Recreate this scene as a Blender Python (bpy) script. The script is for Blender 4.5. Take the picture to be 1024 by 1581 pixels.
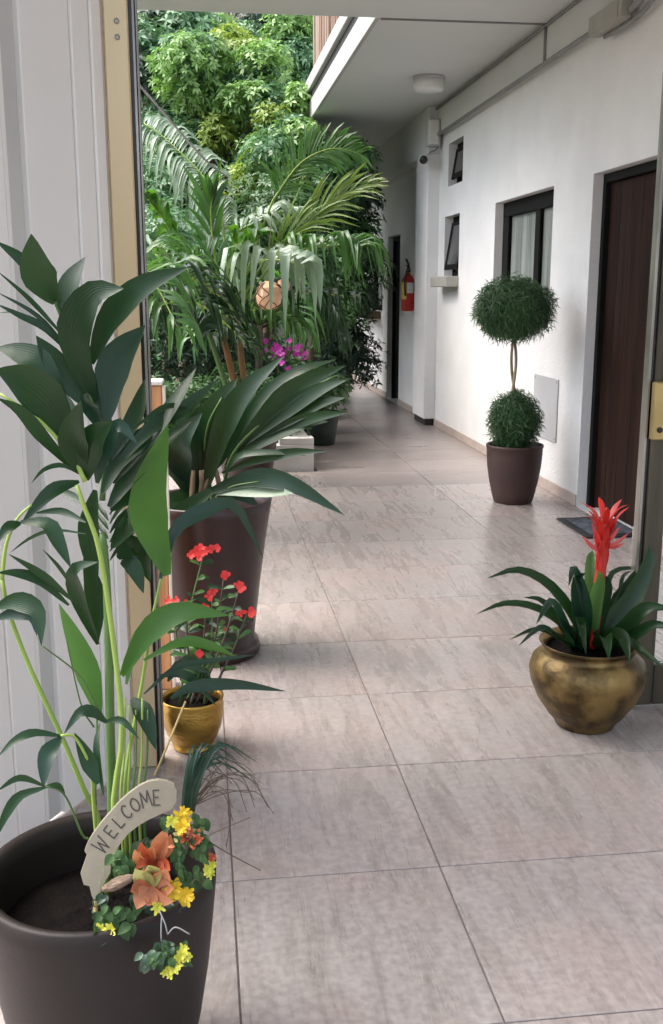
import bpy, math, random
import numpy as np
from mathutils import Vector, Matrix

for o in list(bpy.data.objects):
    bpy.data.objects.remove(o, do_unlink=True)
S = bpy.context.scene
COL = S.collection
R = math.radians
random.seed(7)
RNG = np.random.default_rng(11)

# ------------------------------------------------------------------ camera
PITCH, YAW, FPX, CH = 12.199, 7.215, 1575.0, 1.45
cam_d = bpy.data.cameras.new('camera')
cam = bpy.data.objects.new('camera', cam_d)
COL.objects.link(cam)
cam.location = (0, 0, CH)
cam.rotation_euler = (R(90 - PITCH), 0, R(-YAW))
cam_d.sensor_fit = 'VERTICAL'
cam_d.sensor_height = 24.0
cam_d.lens = 24.0 * FPX / 1581.0
cam_d.clip_start = 0.05
cam_d.clip_end = 2000
S.camera = cam

# ------------------------------------------------------------------ sky, sun, exposure
SUN_EL, SUN_AZ = 62.0, -75.0           # azimuth measured from +Y towards +X
w = bpy.data.worlds.new('World')
S.world = w
w.use_nodes = True
nt = w.node_tree
bgn = nt.nodes['Background']
sky = nt.nodes.new('ShaderNodeTexSky')
sky.sky_type = 'NISHITA'
sky.sun_disc = False
sky.sun_elevation = R(SUN_EL)
sky.sun_rotation = R(SUN_AZ)
sky.air_density = 1.0
sky.dust_density = 5.0
sky.ozone_density = 1.0
hs = nt.nodes.new('ShaderNodeHueSaturation')      # thin overcast: the blue is washed out
hs.inputs['Saturation'].default_value = 0.7
nt.links.new(sky.outputs[0], hs.inputs['Color'])
nt.links.new(hs.outputs[0], bgn.inputs[0])
bgn.inputs[1].default_value = 0.15
sd = bpy.data.lights.new('sun', 'SUN')
sun = bpy.data.objects.new('sun', sd)
COL.objects.link(sun)
sd.energy = 1.2
sd.angle = R(70)
sd.color = (1.0, 0.975, 0.94)
to_sun = Vector((math.sin(R(SUN_AZ)) * math.cos(R(SUN_EL)), math.cos(R(SUN_AZ)) * math.cos(R(SUN_EL)), math.sin(R(SUN_EL))))
sun.rotation_euler = to_sun.to_track_quat('Z', 'Y').to_euler()
sun.location = (-6, 4, 12)
S.view_settings.view_transform = 'Standard'
S.view_settings.look = 'None'
S.view_settings.gamma = 1.0
S.view_settings.use_curve_mapping = False
S.view_settings.exposure = 1.8

# ------------------------------------------------------------------ pixel -> place helpers
_p, _y = R(PITCH), R(YAW)
CF = np.array([math.sin(_y) * math.cos(_p), math.cos(_y) * math.cos(_p), -math.sin(_p)])
CR = np.array([math.cos(_y), -math.sin(_y), 0.0])
CU = np.cross(CR, CF)
CC = np.array([0, 0, CH])
def ray(x, y):
    return CF * FPX + CR * (x - 512) - CU * (y - 790.5)
def atz(x, y, z=0.0):
    d = ray(x, y); return CC + d * (z - CH) / d[2]
def atx(x, y, X):
    d = ray(x, y); return CC + d * X / d[0]
def aty(x, y, Y):
    d = ray(x, y); return CC + d * Y / d[1]
def ppm(Y):                     # metres per photo pixel at distance Y
    return Y * 1.03 / FPX

# ------------------------------------------------------------------ materials
def srgb(h):
    h = h.lstrip('#')
    v = [int(h[i:i + 2], 16) / 255 for i in (0, 2, 4)]
    return tuple(((c + .055) / 1.055) ** 2.4 if c > .04045 else c / 12.92 for c in v)

def base_mat(name):
    m = bpy.data.materials.new(name)
    m.use_nodes = True
    n = m.node_tree
    return m, n, n.nodes['Principled BSDF'], n.nodes['Material Output']

def mat(name, col, col2=None, rough=.6, metal=0.0, scale=8.0, bump=0.0, bscale=60.0, stretch=(1, 1, 1), spec=.5, detail=4, coat=0.0, lo=.35, hi=.65, rvar=.08):
    m, n, b, out = base_mat(name)
    col2 = col2 or tuple(c * .8 for c in col)
    tc = n.nodes.new('ShaderNodeTexCoord')
    mp = n.nodes.new('ShaderNodeMapping')
    mp.inputs['Scale'].default_value = stretch
    n.links.new(tc.outputs['Object'], mp.inputs[0])
    nz = n.nodes.new('ShaderNodeTexNoise')
    nz.inputs['Scale'].default_value = scale
    nz.inputs['Detail'].default_value = detail
    n.links.new(mp.outputs[0], nz.inputs['Vector'])
    cr = n.nodes.new('ShaderNodeValToRGB')
    cr.color_ramp.elements[0].position = lo
    cr.color_ramp.elements[1].position = hi
    cr.color_ramp.elements[0].color = (*col2, 1)
    cr.color_ramp.elements[1].color = (*col, 1)
    n.links.new(nz.outputs[0], cr.inputs[0])
    n.links.new(cr.outputs[0], b.inputs['Base Color'])
    mr = n.nodes.new('ShaderNodeMapRange')
    mr.inputs['To Min'].default_value = max(0.02, rough - rvar)
    mr.inputs['To Max'].default_value = min(1, rough + rvar)
    n.links.new(nz.outputs[0], mr.inputs[0])
    n.links.new(mr.outputs[0], b.inputs['Roughness'])
    b.inputs['Metallic'].default_value = metal
    b.inputs['Specular IOR Level'].default_value = spec
    b.inputs['Coat Weight'].default_value = coat
    if bump:
        nb = n.nodes.new('ShaderNodeTexNoise')
        nb.inputs['Scale'].default_value = bscale
        nb.inputs['Detail'].default_value = 5
        n.links.new(mp.outputs[0], nb.inputs['Vector'])
        bp = n.nodes.new('ShaderNodeBump')
        bp.inputs['Strength'].default_value = bump
        bp.inputs['Distance'].default_value = .01
        n.links.new(nb.outputs[0], bp.inputs['Height'])
        n.links.new(bp.outputs[0], b.inputs['Normal'])
    return m

def leaf_mat(name, c1, c2, rough=.45, trans=.25, tcol=None, spec=.5, nsc=14):
    m, n, b, out = base_mat(name)
    g = n.nodes.new('ShaderNodeNewGeometry')
    oi = n.nodes.new('ShaderNodeObjectInfo')
    ad = n.nodes.new('ShaderNodeMath'); ad.operation = 'ADD'
    n.links.new(g.outputs['Random Per Island'], ad.inputs[0])
    n.links.new(oi.outputs['Random'], ad.inputs[1])
    fr = n.nodes.new('ShaderNodeMath'); fr.operation = 'FRACT'
    n.links.new(ad.outputs[0], fr.inputs[0])
    tc = n.nodes.new('ShaderNodeTexCoord')
    nz = n.nodes.new('ShaderNodeTexNoise')
    nz.inputs['Scale'].default_value = nsc
    nz.inputs['Detail'].default_value = 3
    n.links.new(tc.outputs['Object'], nz.inputs['Vector'])
    mx0 = n.nodes.new('ShaderNodeMath'); mx0.operation = 'MULTIPLY_ADD'
    mx0.inputs[1].default_value = .6
    n.links.new(fr.outputs[0], mx0.inputs[0])
    m2 = n.nodes.new('ShaderNodeMath'); m2.operation = 'MULTIPLY_ADD'
    m2.inputs[1].default_value = .8; m2.inputs[2].default_value = -.2
    n.links.new(nz.outputs[0], m2.inputs[0])
    n.links.new(m2.outputs[0], mx0.inputs[2])
    cr = n.nodes.new('ShaderNodeValToRGB')
    cr.color_ramp.elements[0].color = (*c1, 1)
    cr.color_ramp.elements[1].color = (*c2, 1)
    n.links.new(mx0.outputs[0], cr.inputs[0])
    n.links.new(cr.outputs[0], b.inputs['Base Color'])
    b.inputs['Roughness'].default_value = rough
    b.inputs['Specular IOR Level'].default_value = spec
    # lengthwise ribs of the blade
    at = n.nodes.new('ShaderNodeAttribute'); at.attribute_name = 'across'
    k1 = n.nodes.new('ShaderNodeMath'); k1.operation = 'MULTIPLY'; k1.inputs[1].default_value = 34
    n.links.new(at.outputs['Fac'], k1.inputs[0])
    k2 = n.nodes.new('ShaderNodeMath'); k2.operation = 'SINE'
    n.links.new(k1.outputs[0], k2.inputs[0])
    k3 = n.nodes.new('ShaderNodeMath'); k3.operation = 'MULTIPLY_ADD'; k3.inputs[1].default_value = .35
    n.links.new(k2.outputs[0], k3.inputs[0]); n.links.new(nz.outputs[0], k3.inputs[2])
    bp = n.nodes.new('ShaderNodeBump'); bp.inputs['Strength'].default_value = .14; bp.inputs['Distance'].default_value = .003
    n.links.new(k3.outputs[0], bp.inputs['Height']); n.links.new(bp.outputs[0], b.inputs['Normal'])
    if trans:
        t = n.nodes.new('ShaderNodeBsdfTranslucent')
        t.inputs[0].default_value = (*(tcol or tuple(min(1, c * 1.6) for c in c2)), 1)
        mix = n.nodes.new('ShaderNodeMixShader')
        mix.inputs[0].default_value = trans
        n.links.new(b.outputs[0], mix.inputs[1])
        n.links.new(t.outputs[0], mix.inputs[2])
        n.links.new(mix.outputs[0], out.inputs[0])
    return m

def tile_mat(name, along_x, cols, rough):
    m, n, b, out = base_mat(name)
    tc = n.nodes.new('ShaderNodeTexCoord')
    oi = n.nodes.new('ShaderNodeObjectInfo')
    ml = n.nodes.new('ShaderNodeVectorMath'); ml.operation = 'SCALE'
    cb = n.nodes.new('ShaderNodeCombineXYZ')
    for k in range(3): n.links.new(oi.outputs['Random'], cb.inputs[k])
    n.links.new(cb.outputs[0], ml.inputs[0]); ml.inputs['Scale'].default_value = 37
    ad = n.nodes.new('ShaderNodeVectorMath'); ad.operation = 'ADD'
    n.links.new(tc.outputs['Object'], ad.inputs[0]); n.links.new(ml.outputs[0], ad.inputs[1])
    mp = n.nodes.new('ShaderNodeMapping')
    mp.inputs['Scale'].default_value = (.8, 7, 1) if along_x else (6.5, .85, 1)
    mp.inputs['Rotation'].default_value = (0, 0, R(4))
    n.links.new(ad.outputs[0], mp.inputs[0])
    n1 = n.nodes.new('ShaderNodeTexNoise'); n1.inputs['Scale'].default_value = 2.2
    n1.inputs['Detail'].default_value = 9; n1.inputs['Roughness'].default_value = .68
    n1.inputs['Distortion'].default_value = .5
    n.links.new(mp.outputs[0], n1.inputs['Vector'])
    cr = n.nodes.new('ShaderNodeValToRGB')
    e = cr.color_ramp.elements
    e[0].position = .2; e[0].color = (*cols[0], 1)
    e[1].position = .8; e[1].color = (*cols[2], 1)
    k = e.new(.5); k.color = (*cols[1], 1)
    n.links.new(n1.outputs[0], cr.inputs[0])
    n2 = n.nodes.new('ShaderNodeTexNoise'); n2.inputs['Scale'].default_value = 2.6
    n.links.new(ad.outputs[0], n2.inputs['Vector'])
    mx = n.nodes.new('ShaderNodeMix'); mx.data_type = 'RGBA'; mx.blend_type = 'MIX'
    mr = n.nodes.new('ShaderNodeMapRange')
    mr.inputs[1].default_value = .4; mr.inputs[2].default_value = .7
    mr.inputs[3].default_value = 0; mr.inputs[4].default_value = .55
    n.links.new(n2.outputs[0], mr.inputs[0]); n.links.new(mr.outputs[0], mx.inputs[0])
    n.links.new(cr.outputs[0], mx.inputs[6]); mx.inputs[7].default_value = (*cols[3], 1)
    # little dark pits and each tile a touch lighter or darker
    n3 = n.nodes.new('ShaderNodeTexNoise'); n3.inputs['Scale'].default_value = 7; n3.inputs['Detail'].default_value = 6
    n.links.new(mp.outputs[0], n3.inputs['Vector'])
    r3 = n.nodes.new('ShaderNodeMapRange')
    r3.inputs[1].default_value = .3; r3.inputs[2].default_value = .48; r3.inputs[3].default_value = .82; r3.inputs[4].default_value = 1.0
    n.links.new(n3.outputs[0], r3.inputs[0])
    r4 = n.nodes.new('ShaderNodeMapRange'); r4.inputs[3].default_value = .93; r4.inputs[4].default_value = 1.06
    n.links.new(oi.outputs['Random'], r4.inputs[0])
    n5 = n.nodes.new('ShaderNodeTexNoise'); n5.inputs['Scale'].default_value = 48; n5.inputs['Detail'].default_value = 5
    n.links.new(ad.outputs[0], n5.inputs['Vector'])
    r5 = n.nodes.new('ShaderNodeMapRange'); r5.inputs[1].default_value = .35; r5.inputs[2].default_value = .65; r5.inputs[3].default_value = .84; r5.inputs[4].default_value = 1.1
    n.links.new(n5.outputs[0], r5.inputs[0])
    m5 = n.nodes.new('ShaderNodeMath'); m5.operation = 'MULTIPLY'
    n.links.new(r5.outputs[0], m5.inputs[0]); n.links.new(r4.outputs[0], m5.inputs[1])
    mm = n.nodes.new('ShaderNodeMath'); mm.operation = 'MULTIPLY'
    n.links.new(r3.outputs[0], mm.inputs[0]); n.links.new(m5.outputs[0], mm.inputs[1])
    sc = n.nodes.new('ShaderNodeVectorMath'); sc.operation = 'SCALE'
    n.links.new(mx.outputs[2], sc.inputs[0]); n.links.new(mm.outputs[0], sc.inputs['Scale'])
    n.links.new(sc.outputs[0], b.inputs['Base Color'])
    rr = n.nodes.new('ShaderNodeMapRange'); rr.inputs[3].default_value = rough - .06; rr.inputs[4].default_value = rough + .12
    n.links.new(n1.outputs[0], rr.inputs[0]); n.links.new(rr.outputs[0], b.inputs['Roughness'])
    bp = n.nodes.new('ShaderNodeBump'); bp.inputs['Strength'].default_value = .06; bp.inputs['Distance'].default_value = .004
    n.links.new(n1.outputs[0], bp.inputs['Height']); n.links.new(bp.outputs[0], b.inputs['Normal'])
    return m

def glass_mat(name, tint=(.9, .95, .95), rough=.02):
    m, n, b, out = base_mat(name)
    b.inputs['Base Color'].default_value = (*tint, 1)
    b.inputs['Roughness'].default_value = rough
    b.inputs['Transmission Weight'].default_value = 1
    b.inputs['IOR'].default_value = 1.1
    return m

M = {}
M['stucco'] = mat('white stucco', (.80, .79, .78), (.74, .735, .73), rough=.85, scale=2.5, bump=.55, bscale=75, spec=.25)
M['stucco_rough'] = M['stucco']
M['soffit'] = mat('painted soffit', (.70, .70, .70), (.66, .665, .67), rough=.7, scale=1.2, bump=.12, bscale=40, spec=.3)
M['beam'] = mat('painted beam', (.66, .66, .655), (.62, .62, .62), rough=.75, scale=1.5, bump=.2, bscale=60, spec=.3)
M['fascia'] = mat('white fascia paint', (.50, .495, .48), (.43, .425, .41), rough=.55, scale=3, stretch=(1, .3, 2))
M['gapdark'] = mat('dark gutter gap', (.05, .05, .05), rough=.9)
M['skirting'] = mat('skirting tile', (.52, .43, .38), (.44, .36, .32), rough=.4, scale=5, stretch=(1, 1, 4))
M['tile'] = tile_mat('travertine tile', False, [(.235, .205, .185), (.34, .305, .285), (.42, .385, .37), (.40, .315, .29)], .25)
M['tile_far_shaded'] = tile_mat('shaded travertine tile cross grain', True, [(.15, .13, .125), (.27, .235, .225), (.36, .315, .30), (.29, .24, .23)], .27)  # cross grain; darker tones also carry the shade deep under the gallery
M['grout'] = mat('grout', (.26, .22, .20), (.2, .17, .155), rough=.9, scale=20)
M['doorwood'] = mat('dark door wood', (.034, .016, .011), (.016, .0075, .006), rough=.6, spec=.12, scale=3, stretch=(9, 9, .5), bump=.15, bscale=14)
M['darkframe'] = mat('dark frame', (.010, .010, .010), (.006, .006, .006), rough=.65, scale=6, spec=.15)
M['curtain'] = mat('net curtain', (.46, .445, .415), (.24, .235, .22), rough=.9, scale=3, stretch=(6, 6, .25))
M['pane'] = glass_mat('window glass')
M['darkroom'] = mat('dark interior', (.03, .03, .03), rough=.9)
M['plate'] = mat('grey steel cover', (.50, .50, .51), (.46, .46, .475), rough=.45, scale=4)
M['conduit'] = mat('grey conduit', (.27, .27, .27), (.22, .22, .22), rough=.5)
M['boxgrey'] = mat('junction box grey', (.40, .39, .35), (.34, .33, .29), rough=.5)
M['plasticwhite'] = mat('white plastic', (.78, .78, .76), (.70, .70, .68), rough=.4)
M['plasticblack'] = mat('black plastic', (.012, .012, .013), (.008, .008, .008), rough=.25)
M['opal'] = mat('opal lamp cover', (.80, .80, .79), (.74, .74, .74), rough=.35)
M['red'] = mat('red enamel', (.50, .022, .016), (.40, .016, .012), rough=.3)
M['yellowpaper'] = mat('yellow tag', (.75, .58, .12), (.65, .48, .1), rough=.6)
M['paper'] = mat('white tag', (.78, .76, .72), (.6, .58, .55), rough=.6, scale=60)
M['panelwhite'] = mat('cream white enamel', (.86, .84, .79), (.82, .80, .76), rough=.38, scale=2, stretch=(1, 1, .3))
M['panelshade'] = mat('cream enamel in recess shade', (.60, .60, .565), (.55, .55, .52), rough=.42, scale=2)  # grey puts the shade of the recess into the leaf colour
M['jamb'] = mat('beige anodised', (.66, .52, .31), (.60, .465, .27), rough=.3, metal=.35, scale=2, stretch=(3, 3, .2))
M['track'] = mat('dull aluminium', (.42, .40, .36), (.22, .21, .19), rough=.35, metal=.8, scale=6, stretch=(2, 2, .5))
M['bronze'] = mat('bronze aluminium', (.13, .12, .085), (.06, .055, .04), rough=.35, metal=.6, scale=4, stretch=(3, 3, .3))
M['brasslock'] = mat('satin brass', (.52, .40, .18), (.42, .32, .14), rough=.35, metal=.8)
M['potdark'] = mat('dark brown planter', (.023, .0175, .0155), (.017, .013, .0115), rough=.5, spec=.22, scale=5, bump=.06, bscale=90, rvar=.05)
M['potmaroon'] = mat('maroon planter', (.034, .013, .012), (.025, .010, .009), rough=.36, scale=5, bump=.05, bscale=90)
M['potbrown'] = mat('brown planter', (.058, .029, .024), (.045, .023, .019), rough=.5, scale=5, bump=.05)
M['soil'] = mat('potting soil', (.008, .006, .005), (.004, .003, .003), rough=.95, scale=30, bump=.8, bscale=120, spec=.08)
M['brass'] = mat('aged brass', (.29, .20, .078), (.075, .052, .024), rough=.42, metal=.9, scale=9, lo=.4, hi=.6, bump=.25, bscale=45, rvar=.15)
M['goldpot'] = mat('hammered gold brass', (.52, .32, .07), (.30, .18, .04), rough=.33, metal=.85, scale=9, bump=.3, bscale=60, stretch=(1, 1, 2.5))
M['sign'] = mat('pale sign board', (.27, .24, .175), (.215, .19, .14), rough=.7, scale=6, bump=.1)
M['ink'] = mat('sign lettering', (.055, .048, .04), (.02, .02, .018), rough=.7)
M['stem'] = leaf_mat('green stem', (.20, .32, .05), (.34, .45, .10), rough=.4, trans=0)
M['stemdark'] = leaf_mat('dark stem', (.05, .11, .025), (.10, .19, .045), rough=.4, trans=0)
M['palm'] = leaf_mat('palm leaf dark', (.0055, .023, .008), (.0145, .046, .013), rough=.32, trans=.10, tcol=(.05, .16, .02), spec=.35)
M['palmlight'] = leaf_mat('palm leaf bright', (.028, .095, .012), (.055, .15, .022), rough=.35, trans=.3, tcol=(.16, .4, .03))
M['palmblue'] = leaf_mat('palm leaf blue green', (.009, .030, .018), (.020, .052, .030), rough=.3, spec=.4, trans=.12, tcol=(.04, .14, .05))
M['palmgrey'] = leaf_mat('palm leaf pale', (.16, .24, .15), (.32, .41, .30), rough=.28, trans=.2, tcol=(.2, .35, .12))
M['palmmid'] = leaf_mat('palm leaf mid', (.032, .09, .024), (.085, .19, .055), rough=.28, trans=.25, tcol=(.14, .36, .05))
M['palmyellow'] = leaf_mat('palm leaf yellowish', (.085, .16, .025), (.20, .28, .06), rough=.35, trans=.3, tcol=(.3, .45, .06))
M['tree_light'] = leaf_mat('tree leaf light', (.09, .21, .05), (.31, .48, .15), rough=.42, trans=.25, tcol=(.26, .50, .10))
M['tree_yellow'] = leaf_mat('tree leaf yellowish', (.14, .22, .03), (.34, .44, .10), rough=.45, trans=.28, tcol=(.36, .5, .06))
M['tree_mid'] = leaf_mat('tree leaf mid', (.04, .115, .05), (.15, .30, .13), rough=.40, trans=.2, tcol=(.18, .36, .14))
M['tree_dark'] = leaf_mat('tree leaf dark', (.016, .04, .022), (.07, .125, .07), rough=.35, trans=.15)
M['tree_grey'] = leaf_mat('tree leaf grey green', (.07, .12, .075), (.22, .29, .20), rough=.35, trans=.12)
M['shrub'] = leaf_mat('shrub leaf', (.025, .075, .022), (.07, .15, .045), rough=.45, trans=.2)
M['topiary'] = leaf_mat('topiary needle', (.020, .065, .020), (.055, .13, .040), rough=.55, trans=.15)
M['bark'] = mat('bark', (.16, .12, .085), (.07, .052, .038), rough=.85, scale=12, stretch=(1, 1, .3), bump=.6, bscale=30)
M['barkpale'] = mat('pale twisted stem', (.36, .29, .19), (.22, .17, .11), rough=.8, scale=20, stretch=(1, 1, .3), bump=.5, bscale=40)
M['barkorange'] = mat('orange palm sheath', (.22, .105, .032), (.12, .065, .022), rough=.7, scale=10, stretch=(1, 1, .2))
M['fibre'] = mat('palm fibre', (.26, .19, .12), (.10, .07, .045), rough=.9, scale=25, stretch=(1, 1, .3), bump=.6)
M['petalred'] = leaf_mat('red petal', (.55, .022, .02), (.75, .06, .05), rough=.5, trans=.25, tcol=(.8, .05, .04), nsc=110)
M['bractred'] = leaf_mat('red bract', (.50, .012, .010), (.70, .05, .035), rough=.35, trans=.2, tcol=(.8, .04, .03))
M['bractpink'] = leaf_mat('pink red bract', (.60, .09, .08), (.72, .18, .16), rough=.4, trans=.25, tcol=(.8, .1, .1))
M['petalorange'] = leaf_mat('orange petal', (.30, .075, .025), (.62, .28, .15), rough=.6, trans=.2, tcol=(.8, .3, .1), nsc=110)
M['petalgreen'] = leaf_mat('greenish petal', (.30, .32, .10), (.42, .40, .16), rough=.6, trans=.2, nsc=110)
M['petalrust'] = leaf_mat('rust petal', (.36, .05, .02), (.52, .12, .04), rough=.6, trans=.1, nsc=110)
M['petalyellow'] = leaf_mat('yellow petal', (.60, .38, .01), (.75, .55, .03), rough=.6, trans=.2, tcol=(.9, .7, .05), nsc=110)
M['petallemon'] = leaf_mat('lemon petal', (.46, .46, .03), (.66, .66, .10), rough=.6, trans=.2, nsc=110)
M['petalpurple'] = leaf_mat('magenta petal', (.38, .02, .28), (.60, .06, .46), rough=.5, trans=.25)
M['ivy'] = leaf_mat('artificial ivy', (.018, .050, .016), (.065, .125, .042), rough=.55, trans=.1, spec=.2, nsc=110)
M['pod'] = mat('dry seed pod', (.22, .15, .10), (.07, .045, .03), rough=.8, scale=160, stretch=(2, 2, .3), bump=.6)
M['twig'] = mat('dry twig', (.11, .075, .05), (.06, .04, .03), rough=.7)
M['straw'] = mat('straw stick', (.42, .33, .14), (.34, .26, .1), rough=.6)
M['wire'] = mat('thin grey wire', (.26, .26, .26), (.2, .2, .2), rough=.5)
M['rope'] = mat('pale rope', (.42, .42, .44), (.30, .30, .32), rough=.7)
M['cedar'] = mat('reddish slat wood', (.27, .16, .11), (.15, .085, .06), rough=.65, scale=4, stretch=(6, 6, .4), bump=.2)
M['cedar2'] = mat('weathered slat wood', (.33, .25, .19), (.20, .14, .10), rough=.7, scale=4, stretch=(6, 6, .4), bump=.2)
M['darkpane'] = mat('smoked pane', (.07, .07, .072), (.05, .05, .052), rough=.2, scale=3)
M['orangewood'] = mat('orange wood', (.52, .27, .12), (.34, .14, .055), rough=.5, scale=4, stretch=(8, 8, .5))
M['block'] = mat('white planter block', (.66, .63, .59), (.54, .51, .48), rough=.7, scale=4, bump=.3, bscale=40)
M['peach'] = mat('peach shell', (.88, .56, .36), (.76, .42, .24), rough=.5, scale=12)
M['peachrib'] = mat('dark rib', (.16, .075, .03), (.1, .05, .02), rough=.7)
M['matblack'] = mat('mat rubber', (.014, .015, .018), (.008, .009, .011), rough=.8, bump=.3, bscale=300)
M['matblue'] = mat('mat blue grey pile', (.11, .125, .16), (.035, .04, .055), rough=.95, scale=22, bump=.5, bscale=300)
M['ground'] = mat('garden soil', (.085, .07, .05), (.04, .035, .025), rough=.95, scale=3, bump=.6, bscale=20)
M['hill'] = mat('overgrown slope', (.035, .055, .022), (.018, .028, .012), rough=.95, scale=2, bump=.8, bscale=6)
M['potgreen'] = mat('dark green pot', (.018, .03, .025), (.012, .02, .017), rough=.45)
M['terracotta'] = mat('terracotta', (.36, .16, .09), (.28, .12, .07), rough=.75)
M['pinkwall'] = mat('far pink render', (.74, .60, .52), (.66, .52, .45), rough=.85)
M['saucer'] = mat('dark blue saucer', (.02, .024, .045), (.014, .016, .03), rough=.5)
M['white_edge'] = mat('pale metal edge', (.70, .66, .56), (.6, .56, .48), rough=.35, metal=.3)

# ------------------------------------------------------------------ mesh helpers
class MB:
    def __init__(self): self.v = []; self.f = []; self.a = None
    def add(self, vs, fs, at=None):
        b = len(self.v)
        if at is not None or self.a is not None:
            self.a = (self.a if self.a is not None else [0.0] * b) + (list(at) if at is not None else [0.0] * len(vs))
        self.v += [tuple(map(float, p)) for p in vs]
        self.f += [tuple(b + i for i in q) for q in fs]
        return self
    def box(self, a, b, ch=0.0):
        x0, y0, z0 = [min(a[i], b[i]) for i in range(3)]
        x1, y1, z1 = [max(a[i], b[i]) for i in range(3)]
        if ch <= 0:
            vs = [(x0, y0, z0), (x1, y0, z0), (x1, y1, z0), (x0, y1, z0), (x0, y0, z1), (x1, y0, z1), (x1, y1, z1), (x0, y1, z1)]
            return self.add(vs, [(0, 3, 2, 1), (4, 5, 6, 7), (0, 1, 5, 4), (1, 2, 6, 5), (2, 3, 7, 6), (3, 0, 4, 7)])
        c = ch   # chamfered box
        X = (x0, x1); Y = (y0, y1); Z = (z0, z1)
        idx = {}; vs = []
        for i in (0, 1):
            for j in (0, 1):
                for k in (0, 1):
                    sx, sy, sz = (1 - 2 * i), (1 - 2 * j), (1 - 2 * k)
                    for ax in range(3):
                        p = [X[i] + sx * c, Y[j] + sy * c, Z[k] + sz * c]
                        p[ax] = (X[i], Y[j], Z[k])[ax]
                        idx[(i, j, k, ax)] = len(vs); vs.append(tuple(p))
        fs = []
        for ax in range(3):
            o1, o2 = [a_ for a_ in range(3) if a_ != ax]
            for s in (0, 1):
                q = []
                for (u_, v_) in ((0, 0), (1, 0), (1, 1), (0, 1)):
                    t = [0, 0, 0]; t[ax] = s; t[o1] = u_; t[o2] = v_
                    q.append(idx[(*t, ax)])
                fs.append(tuple(q))
            for u_ in (0, 1):          # edges running along ax
                for v_ in (0, 1):
                    t0 = [0, 0, 0]; t0[o1] = u_; t0[o2] = v_
                    t1 = list(t0); t1[ax] = 1
                    fs.append((idx[(*t0, o1)], idx[(*t1, o1)], idx[(*t1, o2)], idx[(*t0, o2)]))
        for i in (0, 1):
            for j in (0, 1):
                for k in (0, 1):
                    fs.append(tuple(idx[(i, j, k, ax)] for ax in range(3)))
        return self.add(vs, fs)
    def lathe(self, prof, c=(0, 0, 0), n=32, wob=0.0):
        vs = []; fs = []
        for r, z in prof:
            for k in range(n):
                a = 2 * math.pi * k / n
                vs.append((c[0] + r * math.cos(a), c[1] + r * math.sin(a), c[2] + z))
        for i in range(len(prof) - 1):
            for k in range(n):
                k2 = (k + 1) % n
                fs.append((i * n + k, i * n + k2, (i + 1) * n + k2, (i + 1) * n + k))
        b = len(self.v)
        self.add(vs, fs)
        if prof[0][0] > 1e-5: self.f.append(tuple(b + k for k in reversed(range(n))))
        if prof[-1][0] > 1e-5: self.f.append(tuple(b + (len(prof) - 1) * n + k for k in range(n)))
        return self
    def tube(self, pts, r0, r1=None, n=7):
        pts = np.asarray(pts, float); r1 = r0 if r1 is None else r1
        N = len(pts); vs = []; fs = []
        t = np.gradient(pts, axis=0); t /= np.linalg.norm(t, axis=1)[:, None] + 1e-12
        up = np.array([0, 0, 1.0]) if abs(t[0][2]) < .9 else np.array([1.0, 0, 0])
        s = np.cross(t[0], up); s /= np.linalg.norm(s)
        for i in range(N):
            s = s - t[i] * (s @ t[i]); s /= np.linalg.norm(s) + 1e-12
            q = np.cross(t[i], s)
            r = r0 + (r1 - r0) * i / (N - 1)
            for k in range(n):
                a = 2 * math.pi * k / n
                vs.append(pts[i] + r * (math.cos(a) * s + math.sin(a) * q))
        for i in range(N - 1):
            for k in range(n):
                k2 = (k + 1) % n
                fs.append((i * n + k, i * n + k2, (i + 1) * n + k2, (i + 1) * n + k))
        fs.append(tuple(reversed(range(n)))); fs.append(tuple((N - 1) * n + k for k in range(n)))
        return self.add(vs, fs)
    def build(self, name, m, parent=None, smooth=False):
        me = bpy.data.meshes.new(name)
        me.from_pydata(self.v, [], self.f)
        me.materials.append(M[m] if isinstance(m, str) else m)
        if smooth: me.polygons.foreach_set('use_smooth', [True] * len(me.polygons))
        if self.a is not None:
            me.attributes.new('across', 'FLOAT', 'POINT').data.foreach_set('value', self.a)
        me.update()
        o = bpy.data.objects.new(name, me)
        COL.objects.link(o)
        if parent is not None:
            o.parent = parent
            o.matrix_parent_inverse = Matrix.Translation(-Vector(parent_world(parent)))
        return o

def parent_world(o):
    return o.get('_w', (0, 0, 0)) if '_w' in o else (0.0, 0.0, 0.0)

def thing(name, label, cat, loc=(0, 0, 0), group=None):
    o = bpy.data.objects.new(name, None)
    COL.objects.link(o)
    o.location = loc
    o.empty_display_size = .05
    WORLD[o.name] = tuple(map(float, loc))
    o['label'] = label; o['category'] = cat
    if group: o['group'] = group
    return o
WORLD = {}
def parent_world(o):
    return WORLD.get(o.name, (0.0, 0.0, 0.0))
def tag(o, label=None, cat=None, group=None, kind=None):
    if label: o['label'] = label
    if cat: o['category'] = cat
    if group: o['group'] = group
    if kind: o['kind'] = kind
    return o

def fixed(o):      # meshes are built in world coordinates; auto-smooth is not needed
    return o

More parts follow.
